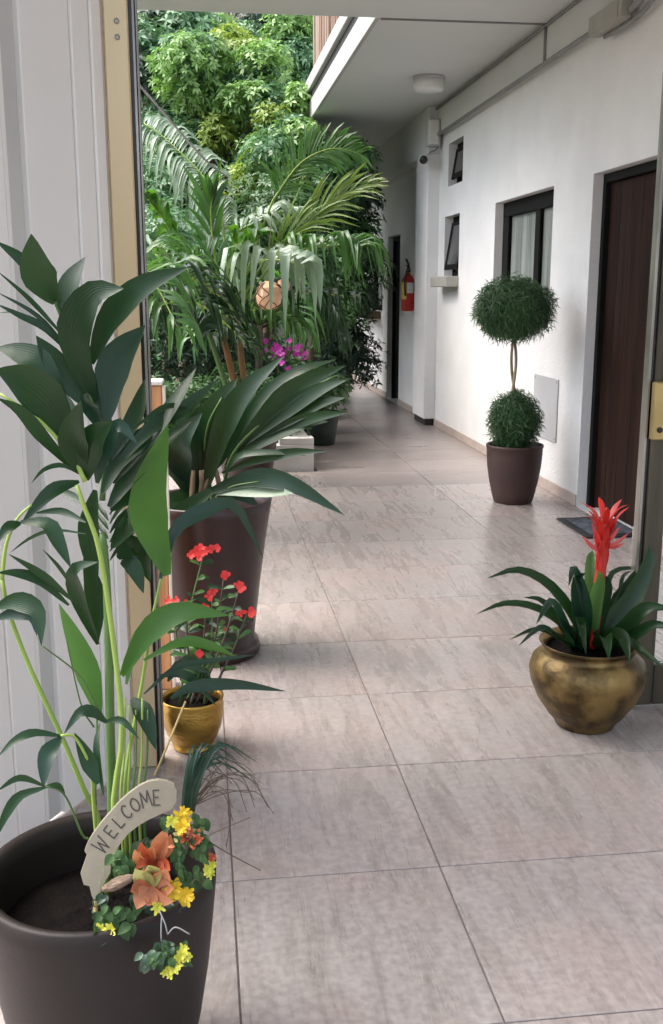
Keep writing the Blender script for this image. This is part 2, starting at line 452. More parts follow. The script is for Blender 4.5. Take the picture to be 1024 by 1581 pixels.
def spline(pts, n):
    P = np.asarray(pts, float)
    if len(P) == 2:
        t = np.linspace(0, 1, n)[:, None]; return P[0] * (1 - t) + P[1] * t
    Q = np.vstack([2 * P[0] - P[1], P, 2 * P[-1] - P[-2]])
    seg = len(P) - 1; out = []
    for u in np.linspace(0, seg - 1e-6, n):
        i = int(u); t = u - i
        p0, p1, p2, p3 = Q[i], Q[i + 1], Q[i + 2], Q[i + 3]
        out.append(.5 * ((2 * p1) + (-p0 + p2) * t + (2 * p0 - 5 * p1 + 4 * p2 - p3) * t * t + (-p0 + 3 * p1 - 3 * p2 + p3) * t ** 3))
    return np.array(out)

def blade(mb, pts, width, tilt=0.0, fold=.18, nseg=9, face=None, peak=.4, base=.18, tip=0.02):
    """a lanceolate leaf along pts; its broad side turned to `face` (default: outwards and up) and rolled by tilt"""
    C = spline(pts, nseg + 1)
    t = np.gradient(C, axis=0); t /= np.linalg.norm(t, axis=1)[:, None] + 1e-12
    vs = []; fs = []
    f0 = np.array(face if face is not None else (0, -.75, .66), float)
    prev = None
    for i in range(nseg + 1):
        u = i / nseg
        s = np.cross(t[i], f0)
        if np.linalg.norm(s) < .15: s = prev if prev is not None else np.cross(t[i], (1, 0, .2))
        s /= np.linalg.norm(s) + 1e-12
        if prev is not None and s @ prev < 0: s = -s
        prev = s
        nn = np.cross(s, t[i])
        a = tilt * (.6 + .5 * u)
        s2 = math.cos(a) * s + math.sin(a) * nn
        n2 = np.cross(s2, t[i])
        k = (u / peak) ** .75 if u < peak else max(0.0, 1 - ((u - peak) / (1 - peak)) ** 1.7)
        hw = width * .5 * (base * (1 - u) + (1 - base * (1 - u)) * k) + tip * width * .5
        if i == nseg: hw = width * .012
        c = C[i]
        vs += [c - s2 * hw + n2 * fold * hw, c - n2 * fold * hw * .6, c + s2 * hw + n2 * fold * hw]
    for i in range(nseg):
        a, b = 3 * i, 3 * i + 3
        fs += [(a, a + 1, b + 1, b), (a + 1, a + 2, b + 2, b + 1)]
    mb.add(vs, fs, [-1.0, 0.0, 1.0] * (nseg + 1))
    return mb

def frond_leaflets(mb, rach, n, length, width, start=.12, ang=52, droop=.5, upv=(0, 0, 1), nseg=6, jitter=.24, sides=(1, -1), lift=.15):
    C = spline(rach, 60)
    t = np.gradient(C, axis=0); t /= np.linalg.norm(t, axis=1)[:, None]
    for i in range(n):
        u = start + (1 - start) * (i + .5) / n
        c = C[min(59, int(u * 59))]; tt = t[min(59, int(u * 59))]
        side = np.cross(tt, upv)
        if np.linalg.norm(side) < .2: side = np.cross(tt, (0, 1, 0))
        side /= np.linalg.norm(side)
        nn = np.cross(side, tt)
        for sg in sides:
            L = length * (1 - .55 * abs(2 * u - .95) ** 1.6) * (1 + random.uniform(-jitter, jitter))
            a = R(ang * (1.1 - .45 * u) + random.uniform(-13, 13))
            d = math.cos(a) * tt + math.sin(a) * side * sg + nn * lift
            d /= np.linalg.norm(d)
            e = c + d * L
            mid = c + d * L * .5 + np.array([0, 0, .06 * L])
            dr = droop * L * random.uniform(.6, 1.25)
            e = e - np.array([0, 0, dr]) - d * dr * .35
            blade(mb, [c, mid, e], width * random.uniform(.8, 1.15), tilt=random.uniform(-.8, .8), nseg=nseg, face=nn + np.array([0, -.35, .2]), fold=.25, peak=.35)
    return mb

def fan_leaves(centers, normals, nper, ln, wd, rng):
    """many whorls of small pointed leaves (numpy): returns verts, faces"""
    V = []; n = len(centers)
    N = normals / (np.linalg.norm(normals, axis=1)[:, None] + 1e-9)
    A = np.cross(N, rng.normal(size=(n, 3))); A /= np.linalg.norm(A, axis=1)[:, None] + 1e-9
    B = np.cross(N, A)
    for k in range(nper):
        ph = 2 * math.pi * k / nper + rng.uniform(-.35, .35, n)
        d = np.cos(ph)[:, None] * A + np.sin(ph)[:, None] * B + N * rng.uniform(-.25, .55, n)[:, None]
        d /= np.linalg.norm(d, axis=1)[:, None]
        s = np.cross(d, N + rng.normal(scale=.35, size=(n, 3))); s /= np.linalg.norm(s, axis=1)[:, None] + 1e-9
        L = (ln * rng.uniform(.65, 1.25, n))[:, None]; W = wd * rng.uniform(.75, 1.2, n)[:, None]
        dn = np.array([0, 0, -1.0])
        p0 = centers + d * L * .08
        p1 = centers + d * L * .5 + s * W * .5
        p2 = centers + d * L + dn * L * .18
        p3 = centers + d * L * .5 - s * W * .5
        V.append(np.stack([p0, p1, p2, p3], 1))
    V = np.concatenate(V, 0).reshape(-1, 3)
    F = np.arange(len(V)).reshape(-1, 4)
    return V, F

def np_mesh(name, V, F, m, parent=None, smooth=False):
    me = bpy.data.meshes.new(name)
    me.vertices.add(len(V)); me.vertices.foreach_set('co', np.asarray(V, np.float32).ravel())
    k = F.shape[1]
    me.loops.add(F.size); me.loops.foreach_set('vertex_index', F.astype(np.int32).ravel())
    me.polygons.add(len(F)); me.polygons.foreach_set('loop_start', np.arange(0, F.size, k, dtype=np.int32))
    me.materials.append(M[m]); me.update(calc_edges=True)
    o = bpy.data.objects.new(name, me); COL.objects.link(o)
    if parent is not None:
        o.parent = parent
        o.matrix_parent_inverse = Matrix.Translation(-Vector(parent_world(parent)))
    return o

def clump_points(c, r, n, rng, up=.35, flat=.8):
    d = rng.normal(size=(n, 3)); d[:, 2] += up
    d /= np.linalg.norm(d, axis=1)[:, None]
    rad = r * rng.uniform(.25, 1.3, n) ** .75
    p = c + d * rad[:, None] * np.array([1, 1, flat])
    nor = d + np.array([0, 0, .5]) + rng.normal(scale=.35, size=(n, 3))
    return p, nor

# ================================================================== SETTING
WX = 2.54            # the long white wall
CZ = 3.309           # soffit height
EDGE = 7.55          # far edge of the near slab
# ground to the horizon
g = MB(); g.add([(-400, -400, -.06), (400, -400, -.06), (400, 400, -.06), (-400, 400, -.06)], [(0, 1, 2, 3)])
tag(g.build('ground', 'ground'), kind='structure')
# floor slab with tiles laid on it
fl = MB()
fl.box((-1.7, -1.2, -.05), (WX + .12, 8.28, -.006))
fl.box((.93, 8.28, -.05), (WX + .12, 17.2, -.006))
floor = tag(fl.build('floor', 'grout'), kind='structure')
rows = [2.327 + .580 * k for k in range(-6, 11)]
rows = [r for r in rows if r > -1.2]
colx = [-1.70, -1.115, -.535, .045, .577, 1.737, WX]
def tile(x0, x1, y0, y1, m):
    gap = .0022
    dz = random.uniform(-.0004, .0004)
    cx, cy = (x0 + x1) / 2, (y0 + y1) / 2
    hx, hy = (x1 - x0) / 2 - gap, (y1 - y0) / 2 - gap
    mb = MB(); c = .0018
    vs = [(-hx, -hy, -.0065), (hx, -hy, -.0065), (hx, hy, -.0065), (-hx, hy, -.0065),
          (-hx, -hy, -c), (hx, -hy, -c), (hx, hy, -c), (-hx, hy, -c),
          (-hx + c, -hy + c, 0), (hx - c, -hy + c, 0), (hx - c, hy - c, 0), (-hx + c, hy - c, 0)]
    fs = [(8, 9, 10, 11)]
    for b in (0, 4):
        for k in range(4): fs.append((b + k, b + (k + 1) % 4, b + 4 + (k + 1) % 4, b + 4 + k))
    mb.add(vs, fs)
    o = mb.build('tile', m, floor)
    o.location = (cx, cy, dz)
    return o
for i in range(len(rows) - 1):
    y0, y1 = rows[i], rows[i + 1]
    if y0 >= 8.2: break
    for j in range(len(colx) - 1):
        if y1 > 8.28 and colx[j + 1] < .95: tile(colx[j], colx[j + 1], y0, 8.28, 'tile')
        elif y1 > 8.28 and colx[j] < .9: tile(.93, colx[j + 1], y0, y1, 'tile'); tile(colx[j], .93, y0, 8.28, 'tile')
        else: tile(colx[j], colx[j + 1], y0, y1, 'tile')
y = y0
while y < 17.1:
    tile(.93, 1.737, y, min(y + .58, 17.2), 'tile_far_shaded'); tile(1.737, WX, y, min(y + .58, 17.2), 'tile_far_shaded'); y += .58
# door threshold recess floor
# ---- overhead: near slab and gallery soffit
ce = MB()
ce.box((-.75, .3, CZ), (WX + .2, EDGE, CZ + .34))
ceil_near = tag(ce.build('entrance_ceiling', 'soffit'), kind='structure')
ce = MB(); ce.box((1.30, EDGE + .012, CZ + .018), (WX + .2, 18.5, CZ + .30))
ceil_far = tag(ce.build('gallery_soffit', 'soffit'), kind='structure')
ln = MB(); ln.box((1.30, EDGE + .002, CZ - .012), (WX - .04, EDGE + .011, CZ + .05))
ln.build('edge_trim', 'conduit', ceil_near)

# ---- fascia, gutter and slatted railing of the upper gallery
fa = thing('gallery_fascia', 'white double fascia board along the outer edge of the upper gallery', 'fascia', (1.28, EDGE + .02, CZ))
MB().box((1.262, EDGE + .02, CZ - .003), (1.297, 18.5, CZ + .19), .004).build('lower_board', 'fascia', fa)
MB().box((1.275, EDGE + .02, CZ + .19), (1.33, 18.5, CZ + .285)).build('shadow_gap', 'gapdark', fa)
MB().box((1.235, EDGE + .02, CZ + .285), (1.36, 18.5, CZ + .42), .006).build('upper_board', 'fascia', fa)
ra = thing('slatted_railing', 'reddish brown upright timber slats above the white gallery fascia', 'railing', (1.32, EDGE + .2, CZ + .42))
yy = 8.2
while yy < 11.9:
    hh = random.uniform(1.28, 1.32)
    xo = random.uniform(-.03, .03)
    MB().box((1.30 + xo, yy, CZ + .424), (1.325 + xo, yy + random.uniform(.10, .13), CZ + .42 + hh), .004).build('slat', random.choice(['cedar', 'cedar', 'cedar2']), ra)
    yy += .178
MB().box((1.36, 8.2, CZ + .55), (1.39, 11.9, CZ + .62)).build('rail', 'cedar', ra)
MB().box((1.36, 8.2, CZ + 1.45), (1.39, 11.9, CZ + 1.52)).build('rail', 'cedar', ra)

# ---- the long white wall with its openings
def wall_mesh(x, y0, y1, z0, z1, ops, depth):
    ys = sorted({y0, y1, *[o[0] for o in ops], *[o[1] for o in ops]})
    zs = sorted({z0, z1, *[o[2] for o in ops], *[o[3] for o in ops]})
    mb = MB(); idx = {}
    def vid(a, b):
        if (a, b) not in idx:
            idx[(a, b)] = len(mb.v); mb.v.append((x, ys[a], zs[b]))
        return idx[(a, b)]
    def solid(a, b):
        if a < 0 or b < 0 or a >= len(ys) - 1 or b >= len(zs) - 1: return True
        cy, cz = (ys[a] + ys[a + 1]) / 2, (zs[b] + zs[b + 1]) / 2
        return not any(o[0] < cy < o[1] and o[2] < cz < o[3] for o in ops)
    for a in range(len(ys) - 1):
        for b in range(len(zs) - 1):
            if solid(a, b): mb.f.append((vid(a, b), vid(a, b + 1), vid(a + 1, b + 1), vid(a + 1, b)))
    for (a0, a1, b0, b1) in ops:
        X1 = x + depth
        mb.add([(x, a0, b0), (x, a1, b0), (x, a1, b1), (x, a0, b1), (X1, a0, b0), (X1, a1, b0), (X1, a1, b1), (X1, a0, b1)],
               [(0, 1, 5, 4), (1, 2, 6, 5), (2, 3, 7, 6), (3, 0, 4, 7)])
    mb.box((x + depth + .002, y0, z0), (x + depth + .15, y1, z1))
    return mb
OPS = [(5.665, 6.615, 0.0, 2.19), (7.37, 8.86, 1.18, 2.19), (10.03, 10.62, 2.49, 2.905), (10.10, 10.72, 1.60, 2.20),
       (13.13, 13.98, 0.0, 2.165), (14.38, 15.52, 1.18, 2.165)]
wall = thing('corridor_wall', 'long white stucco wall with brown doors and dark windows on the right', 'wall', (WX, 9, 0))
wall_mesh(WX, 0.2, 18.4, -.006, CZ + .017, OPS, .12).build('wall_face', 'stucco', wall)

def door(y0, y1, z1, rec, leafmat):
    x = WX + rec
    d = MB().box((x + .012, y0 + .05, .012), (x + .018, y1 - .05, z1 - .06)).build('door', leafmat, wall)
    f = MB()
    f.box((x - .035, y0 + .003, 0.0), (x + .019, y0 + .05, z1 - .003), .004)
    f.box((x - .035, y1 - .05, 0.0), (x + .019, y1 - .003, z1 - .003), .004)
    f.box((x - .034, y0 + .05, z1 - .058), (x + .019, y1 - .05, z1 - .004), .004)
    f.build('door_frame', 'darkframe', d)
    # flush boards of the leaf
    nb = 5; wd = (y1 - y0 - .1) / nb
    for k in range(nb):
        MB().box((x + .003, y0 + .05 + k * wd + .0015, .014), (x + .0118, y0 + .05 + (k + 1) * wd - .0015, z1 - .061), .002).build('panel', leafmat, d)
    return d
door(5.665, 6.615, 2.19, .10, 'doorwood')
door(13.13, 13.98, 2.165, .10, 'darkframe')

def window(y0, y1, z0, z1, rec, label=None):
    x = WX + rec
    wn = MB()
    fw = .065
    wn.box((x - .03, y0 + .002, z1 - .12), (x + .018, y1 - .002, z1 - .002), .004)
    wn.box((x - .03, y0 + .002, z0 + .002), (x + .018, y1 - .002, z0 + .07), .004)
    wn.box((x - .029, y0 + .003, z0 + .07), (x + .018, y0 + fw, z1 - .12), .004)
    wn.box((x - .029, y1 - .16, z0 + .07), (x + .018, y1 - .003, z1 - .12), .004)
    wo = wn.build('window', 'darkframe', wall)
    ym = (y0 + y1) / 2 - .18
    MB().box((x - .027, ym - .055, z0 + .07), (x + .015, ym + .055, z1 - .12), .004).build('mullion', 'darkframe', wo)
    for a, b in ((y0 + fw, ym - .055), (ym + .055, y1 - .16)):
        MB().box((x - .012, a, z0 + .07), (x - .007, b, z1 - .12)).build('pane', 'pane', wo)
        mb = MB(); n = 26; vs = []
        for k in range(n + 1):
            u = k / n; yy = a + (b - a) * u
            xx = x + .008 + .007 * math.sin(u * 34 + 1.3 * math.sin(u * 9))
            vs += [(xx, yy, z0 + .072), (xx, yy, z1 - .122)]
        mb.add(vs, [(2 * k, 2 * k + 2, 2 * k + 3, 2 * k + 1) for k in range(n)])
        mb.build('curtain', 'curtain', wo, True)
    return wo
window(7.37, 8.86, 1.18, 2.19, .10)
window(14.38, 15.52, 1.18, 2.165, .10)

def vent_window(y0, y1, z0, z1, sill):
    x = WX + .10
    f = MB()
    f.box((x - .01, y0 + .002, z0 + .002), (x + .018, y0 + .05, z1 - .002)); f.box((x - .01, y1 - .05, z0 + .002), (x + .018, y1 - .002, z1 - .002))
    f.box((x - .009, y0 + .05, z1 - .06), (x + .018, y1 - .05, z1 - .003)); f.box((x - .009, y0 + .05, z0 + .003), (x + .018, y1 - .05, z0 + .05))
    wo = f.build('vent_window', 'darkframe', wall)
    MB().box((x + .008, y0 + .05, z0 + .05), (x + .013, y1 - .05, z1 - .06)).build('dark_room', 'darkroom', wo)
    # the sash hangs open from its head
    h = z1 - z0 - .12
    a = R(9)
    mb = MB()
    def sash(u, v, t): # u along y, v down, t thick
        return (x - .012 - v * math.sin(a) - t * math.cos(a), u, z1 - .06 - v * math.cos(a) + t * math.sin(a))
    def sbox(u0, u1, v0, v1, t0, t1):
        vs = [sash(u, v, t) for t in (t0, t1) for v in (v0, v1) for u in (u0, u1)]
        mb.add(vs, [(0, 1, 3, 2), (4, 6, 7, 5), (0, 4, 5, 1), (2, 3, 7, 6), (0, 2, 6, 4), (1, 5, 7, 3)])
    sbox(y0 + .045, y0 + .075, 0, h, 0, .022); sbox(y1 - .075, y1 - .045, 0, h, 0, .022)
    sbox(y0 + .075, y1 - .075, h - .05, h, 0, .022); sbox(y0 + .075, y1 - .075, 0, .03, 0, .022)
    mb.build('sash', 'darkframe', wo)
    mb = MB(); sbox(y0 + .075, y1 - .075, .03, h - .05, .008, .013)
    mb.build('pane', 'darkpane', wo)
    if sill:
        MB().box((WX - .13, y0 - .02, z0 - .105), (WX + .09, y1 + .04, z0 - .002), .006).build('sill', 'boxgrey', wo)
vent_window(10.03, 10.62, 2.49, 2.905, False)
vent_window(10.10, 10.72, 1.60, 2.20, True)

# skirting
sk = [(2.9, 5.66), (6.62, 11.0), (11.62, 13.125), (13.985, 18.3)]
for a, b in sk:
    yy = a
    while yy < b - .01:
        e = min(yy + .58, b)
        MB().box((WX - .012, yy + .001, .001), (WX - .0005, e - .001, .082), .002).build('skirting', 'skirting', wall)
        yy = e
# beam band under the soffit
MB().box((WX - .040, .3, 3.05), (WX + .02, EDGE - .012, CZ - .002), .004).build('beam', 'beam', wall)
MB().box((WX - .030, EDGE + .013, 3.05), (WX + .02, 11.0, CZ + .016), .004).build('beam', 'beam', wall)
MB().box((WX - .127, 11.002, 2.862), (WX + .02, 18.19, CZ + .016), .004).build('beam', 'beam', wall)
# pilaster with a dark drain mouth at its foot
pil = MB().box((WX - .125, 11.003, .075), (WX + .01, 11.6, 2.86), .005).build('pilaster', 'stucco', wall)
MB().box((WX - .105, 11.02, .002), (WX, 11.59, .074)).build('drain_mouth', 'plasticblack', pil)

# far end of the corridor: added wall, widened to keep light out
er = thing('end_light_block', 'added wall blocking light at the far end of the corridor', 'wall', (1.9, 18.3, 0))
MB().box((.2, 18.2, -.05), (WX - .002, 18.35, CZ + .015)).build('wall_face', 'stucco', er)

# ================================================================== FITTINGS ON WALL AND SOFFIT
pl = thing('access_cover', 'flat grey steel cover plate on the white wall behind the topiary', 'cover plate', (WX, 7.34, .38))
MB().box((WX - .010, 7.075, .375), (WX - .001, 7.61, .835), .003).build('plate', 'plate', pl)
for yy, zz in ((7.10, .40), (7.585, .40), (7.10, .81), (7.585, .81)):
    MB().lathe([(.007, 0), (.007, .002), (.004, .003)], n=10).build('screw', 'track', pl).matrix_basis = Matrix.Translation((WX - .0102, yy, zz)) @ Matrix.Rotation(R(-90), 4, 'Y')

cd = thing('cable_conduit', 'thin grey conduit running along the top of the white wall', 'conduit', (WX - .05, 7.5, 3.03))
MB().tube([(WX - .058, 11.0, 3.03), (WX - .058, 7.6, 3.035), (WX - .06, 6.5, 3.035)], .017, n=8).build('lower_run', 'conduit', cd, True)
MB().tube([(WX - .05, 11.0, 3.30), (WX - .052, EDGE, 3.292), (WX - .055, 4.0, 3.292)], .011, n=8).build('upper_run', 'conduit', cd, True)
MB().tube([(WX - .052, EDGE, 3.29), (WX - .052, EDGE, 3.04)], .011, n=8).build('drop', 'conduit', cd, True)
MB().tube(spline([(WX - .06, 6.02, 3.02), (WX - .075, 5.85, 3.03), (WX - .08, 5.6, 3.09), (WX - .07, 5.2, 3.1), (WX - .06, 4.4, 3.1)], 20), .020, n=8).build('cable', 'conduit', cd, True)
MB().tube(spline([(WX - .05, 6.42, 2.965), (WX - .05, 6.1, 2.955), (WX - .05, 5.85, 2.975), (WX - .06, 5.6, 3.03), (WX - .05, 5.2, 3.04), (WX - .04, 4.4, 3.04)], 24), .014, n=8).build('cable', 'conduit', cd, True)
jb = thing('junction_box', 'dull grey junction box on the conduit at top right', 'junction box', (WX - .07, 6.26, 2.97))
MB().box((WX - .125, 6.03, 2.975), (WX - .042, 6.50, 3.095), .012).build('box', 'boxgrey', jb)
MB().box((WX - .133, 6.045, 2.985), (WX - .1255, 6.485, 3.085), .003).build('lid', 'boxgrey', jb)

def ceiling_lamp(x, y, label):
    t = thing('ceiling_lamp', label, 'ceiling lamp', (x, y, CZ), 'round lamps under the gallery soffit')
    MB().lathe([(.143, -.002), (.146, .02)], (x, y, CZ - .004)).build('base_ring', 'plate', t, True)
    MB().lathe([(0, -.105), (.09, -.104), (.128, -.098), (.137, -.085), (.138, -.002)], (x, y, CZ - .003)).build('cover', 'opal', t, True)
ceiling_lamp(2.09, 9.56, 'round white drum lamp on the soffit, the nearer and clearer one')
ceiling_lamp(2.13, 14.3, 'round white drum lamp deep in the corridor behind a palm frond')

bx = thing('wall_box', 'white upright equipment box fixed high on the pilaster', 'equipment box', (WX - .1, 10.95, 2.92))
MB().box((WX - .165, 10.86, 2.92), (WX - .03, 11.001, 3.185), .010).build('housing', 'plate', bx)  # grey colour paints shading round the white box
MB().box((WX - .155, 10.852, 2.935), (WX - .055, 10.8595, 3.17), .002).build('door', 'plasticwhite', bx)
MB().tube(spline([(WX - .025, 10.92, 3.17), (WX - .015, 10.9, 3.1), (WX - .02, 10.91, 3.0), (WX - .05, 10.93, 2.90), (WX - .13, 10.95, 2.86)], 16), .010, n=7).build('cable', 'conduit', bx, True)
sc = thing('security_camera', 'small white security camera with black lens below the equipment box', 'camera', (WX - .13, 11.5, 2.88))
def along(o, loc, d):
    q = Vector(d).to_track_quat('Z', 'Y')
    o.matrix_parent_inverse = Matrix.Translation(-Vector(parent_world(o.parent)))
    o.matrix_basis = Matrix.Translation(loc) @ q.to_matrix().to_4x4()
cdir = (-.35, -1, -.12)
cl = Vector((WX - .195, 10.9, 2.785))
along(MB().lathe([(0, -.09), (.045, -.088), (.05, -.07), (.052, .03), (.046, .035)], n=20).build('housing', 'plasticwhite', sc, True), cl, cdir)
along(MB().lathe([(.043, .034), (.043, .04), (.03, .043), (0, .046)], n=20).build('lens', 'plasticblack', sc, True), cl, cdir)
MB().tube([(WX - .18, 10.92, 2.81), (WX - .15, 10.97, 2.845), (WX - .11, 11.0, 2.85)], .014, n=8).build('bracket', 'plasticwhite', sc, True)

# fire extinguisher
ey, ex = 12.17, WX - .085
fe = thing('fire_extinguisher', 'red fire extinguisher with yellow and white tags hung on the far white wall', 'fire extinguisher', (ex, ey, 1.22))
MB().lathe([(.055, 0), (.074, .008), (.076, .02), (.076, .33), (.07, .37), (.045, .41), (.024, .43), (.022, .45)], (ex, ey, 1.22), 24).build('cylinder', 'red', fe, True)
MB().lathe([(.026, 0), (.028, .03), (.018, .05), (.018, .07)], (ex, ey, 1.672), 14).build('valve', 'plasticblack', fe, True)
MB().box((ex - .012, ey - .02, 1.742), (ex + .012, ey + .10, 1.756), .003).build('handle', 'plasticblack', fe)
MB().add([(ex - .012, ey - .01, 1.757), (ex + .012, ey - .01, 1.757), (ex + .012, ey + .13, 1.82), (ex - .012, ey + .13, 1.82), (ex - .012, ey - .01, 1.768), (ex + .012, ey - .01, 1.768), (ex + .012, ey + .125, 1.832), (ex - .012, ey + .125, 1.832)],
         [(0, 3, 2, 1), (4, 5, 6, 7), (0, 1, 5, 4), (1, 2, 6, 5), (2, 3, 7, 6), (3, 0, 4, 7)]).build('lever', 'plasticblack', fe)
MB().tube(spline([(ex, ey - .02, 1.70), (ex - .04, ey - .10, 1.68), (ex - .06, ey - .11, 1.55), (ex - .05, ey - .095, 1.40)], 14), .011, n=7).build('hose', 'plasticblack', fe, True)
def wrap(z0, z1, a0, a1, r):
    mb = MB(); n = 10; vs = []
    for k in range(n + 1):
        a = R(a0 + (a1 - a0) * k / n)
        vs += [(ex + r * math.cos(a), ey + r * math.sin(a), z0), (ex + r * math.cos(a), ey + r * math.sin(a), z1)]
    return mb.add(vs, [(2 * k, 2 * k + 2, 2 * k + 3, 2 * k + 1) for k in range(n)])
wrap(1.36, 1.56, 165, 245, .0772).build('tag', 'yellowpaper', fe)
wrap(1.43, 1.55, 250, 320, .0772).build('tag', 'paper', fe)
MB().box((ex + .074, ey - .03, 1.45), (WX - .001, ey + .03, 1.52)).build('bracket', 'plasticblack', fe)

# window box under the far window
wb = thing('window_box', 'small dark window box of dried plants under the far window', 'window box', (WX - .12, 15.0, 1.08))
MB().box((WX - .20, 14.5, 1.07), (WX - .002, 15.9, 1.175), .006).build('box', 'fibre', wb)
V, F = fan_leaves(np.array([[WX - .10 + random.uniform(-.1, .05), random.uniform(14.55, 15.85), 1.2 + random.uniform(0, .28)] for _ in range(120)]), RNG.normal(size=(120, 3)) + np.array([0, 0, .6]), 5, .09, .02, RNG)
tag(np_mesh('plants', V, F, 'tree_dark', wb), kind='stuff')
MB().box((WX - .26, 14.42, 1.09), (WX - .205, 14.5, 1.17), .01).build('white_end', 'plasticwhite', wb)

# ================================================================== ENTRANCE DOORS ROUND THE CAMERA
# cream leaf folded back on the left, hinged on the beige jamb
ja = thing('door_jamb', 'beige metal door jamb at the left with two screws and a track', 'door jamb', (-.2, 3.0, 0))
MB().box((-.236, 2.985, .001), (-.170, 3.06, CZ - .001), .004).build('post', 'jamb', ja)
MB().box((-.275, 3.004, .001), (-.2365, 3.05, CZ - .002), .003).build('cover_strip', 'panelwhite', ja)
MB().box((-.1695, 3.004, .001), (-.162, 3.05, CZ - .002)).build('rubber_seal', 'plasticblack', ja)
MB().box((-.1615, 3.0, .001), (-.154, 3.055, CZ - .002), .001).build('track', 'track', ja)
MB().box((-.1525, 3.012, .001), (-.147, 3.05, CZ - .002), .001).build('track', 'track', ja)
for zz in (2.155, 2.115):
    o = MB().lathe([(.007, 0), (.007, .003), (.004, .005)], n=12).build('screw', 'track', ja)
    o.matrix_basis = Matrix.Translation((-.200, 2.984, zz)) @ Matrix.Rotation(R(90), 4, 'X')
lf = thing('folding_door', 'cream white panelled door leaf folded open behind the foreground palm', 'door', (-.24, 2.99, 0))
dv = np.array([-.5, -.866, 0]); dv /= np.linalg.norm(dv)
nv = np.array([.866, -.5, 0])           # towards the room
o0 = np.array([-.239, 2.985, 0])
def lbox(u0, u1, n0, n1, z0, z1, ch=.0):
    mb = MB().box((u0, n0, z0), (u1, n1, z1), ch)
    mb.v = [tuple(o0 + dv * p[0] + nv * p[1] + np.array([0, 0, p[2]])) for p in mb.v]
    return mb
ZT = CZ - .01
def leaf_u(px, py=300):     # where a photo column meets the leaf plane
    d = ray(px, py); k = (nv @ (o0 - CC)) / (nv @ d); return (CC + d * k - o0) @ dv
uA, uB, uC, uD = leaf_u(152), leaf_u(126), leaf_u(51), leaf_u(19)
uF = leaf_u(8, 950)
lbox(.003, uA - .002, -.04, 0, .01, ZT, .004).build('hinge_stile', 'panelwhite', lf)
lbox(uA, uB, -.04, -.006, .01, ZT, .003).build('bead', 'panelwhite', lf)
lbox(uB + .002, uC, -.04, -.012, .01, ZT, .003).build('panel', 'panelwhite', lf)
lbox(uC + .001, uD, -.04, -.03, .01, ZT).build('groove', 'panelshade', lf)
lbox(uD + .001, uD + .02, -.04, -.004, .01, ZT, .003).build('bead', 'panelwhite', lf)
lbox(uD + .022, uF, -.04, 0, .01, ZT, .003).build('lock_stile', 'panelwhite', lf)
lf2 = thing('folding_door', 'second cream door leaf at the far left edge beside a dark gap', 'door', tuple(o0 + dv * (uF + .01)))
lbox(uF + .006, uF + .35, -.04, 0, .01, ZT, .003).build('panel', 'panelwhite', lf2)
lbox(uF + .36, uF + .42, -.04, 0, .01, ZT, .003).build('stile', 'panelwhite', lf2)

# right hand glazed leaf with brass lock
GX, GY = 1.468, 3.24
gd = thing('glass_door', 'bronze framed glass door leaf with brass lock at the right edge', 'door', (GX, GY, 0))
MB().box((GX, GY, .012), (GX + .011, GY + .04, 2.5), .002).build('edge_bead', 'track', gd)
MB().box((GX + .0115, GY + .006, .012), (GX + .022, GY + .035, 2.5)).build('rubber_seal', 'plasticblack', gd)
MB().box((GX + .0225, GY - .004, .012), (GX + .09, GY + .04, 2.5), .003).build('stile', 'bronze', gd)
MB().box((GX + .0905, GY - .003, .012), (GX + .85, GY + .04, .16), .003).build('bottom_rail', 'bronze', gd)
MB().box((GX + .0905, GY + .014, .161), (GX + .85, GY + .022, 2.4)).build('pane', 'pane', gd)
MB().box((GX + .0905, GY - .003, 2.401), (GX + .85, GY + .04, 2.5), .003).build('top_rail', 'bronze', gd)
lz0, lz1 = aty(1009, 680, GY - .03)[2], aty(1012, 590, GY - .03)[2]
lx = aty(1009, 635, GY - .03)[0]
lk = MB().box((lx, GY - .035, lz0), (lx + .085, GY - .0045, lz1), .004).build('lock', 'brasslock', gd)
o = MB().lathe([(.010, 0), (.010, .003), (.004, .004)], n=14).build('keyhole', 'plasticblack', lk)
o.matrix_basis = Matrix.Translation((lx + .024, GY - .0352, lz0 + .035)) @ Matrix.Rotation(R(90), 4, 'X')

# rope behind the jamb
rp = thing('stay_rope', 'pale taut rope slanting down from the jamb across the trees', 'rope', tuple(aty(218, 140, 3.2)))
a, b = aty(214, 130, 3.08), aty(356, 275, 9.2)
c = (a + b) / 2 - np.array([0, 0, .04])
MB().tube(spline([a, c, b], 24), .0035, .009, n=6).build('rope', 'rope', rp, True)
a2 = aty(207, 45, 3.08)
MB().tube(spline([a2, aty(213, 105, 3.08), a], 10), .003, n=6).build('rope_tail', 'rope', rp, True)

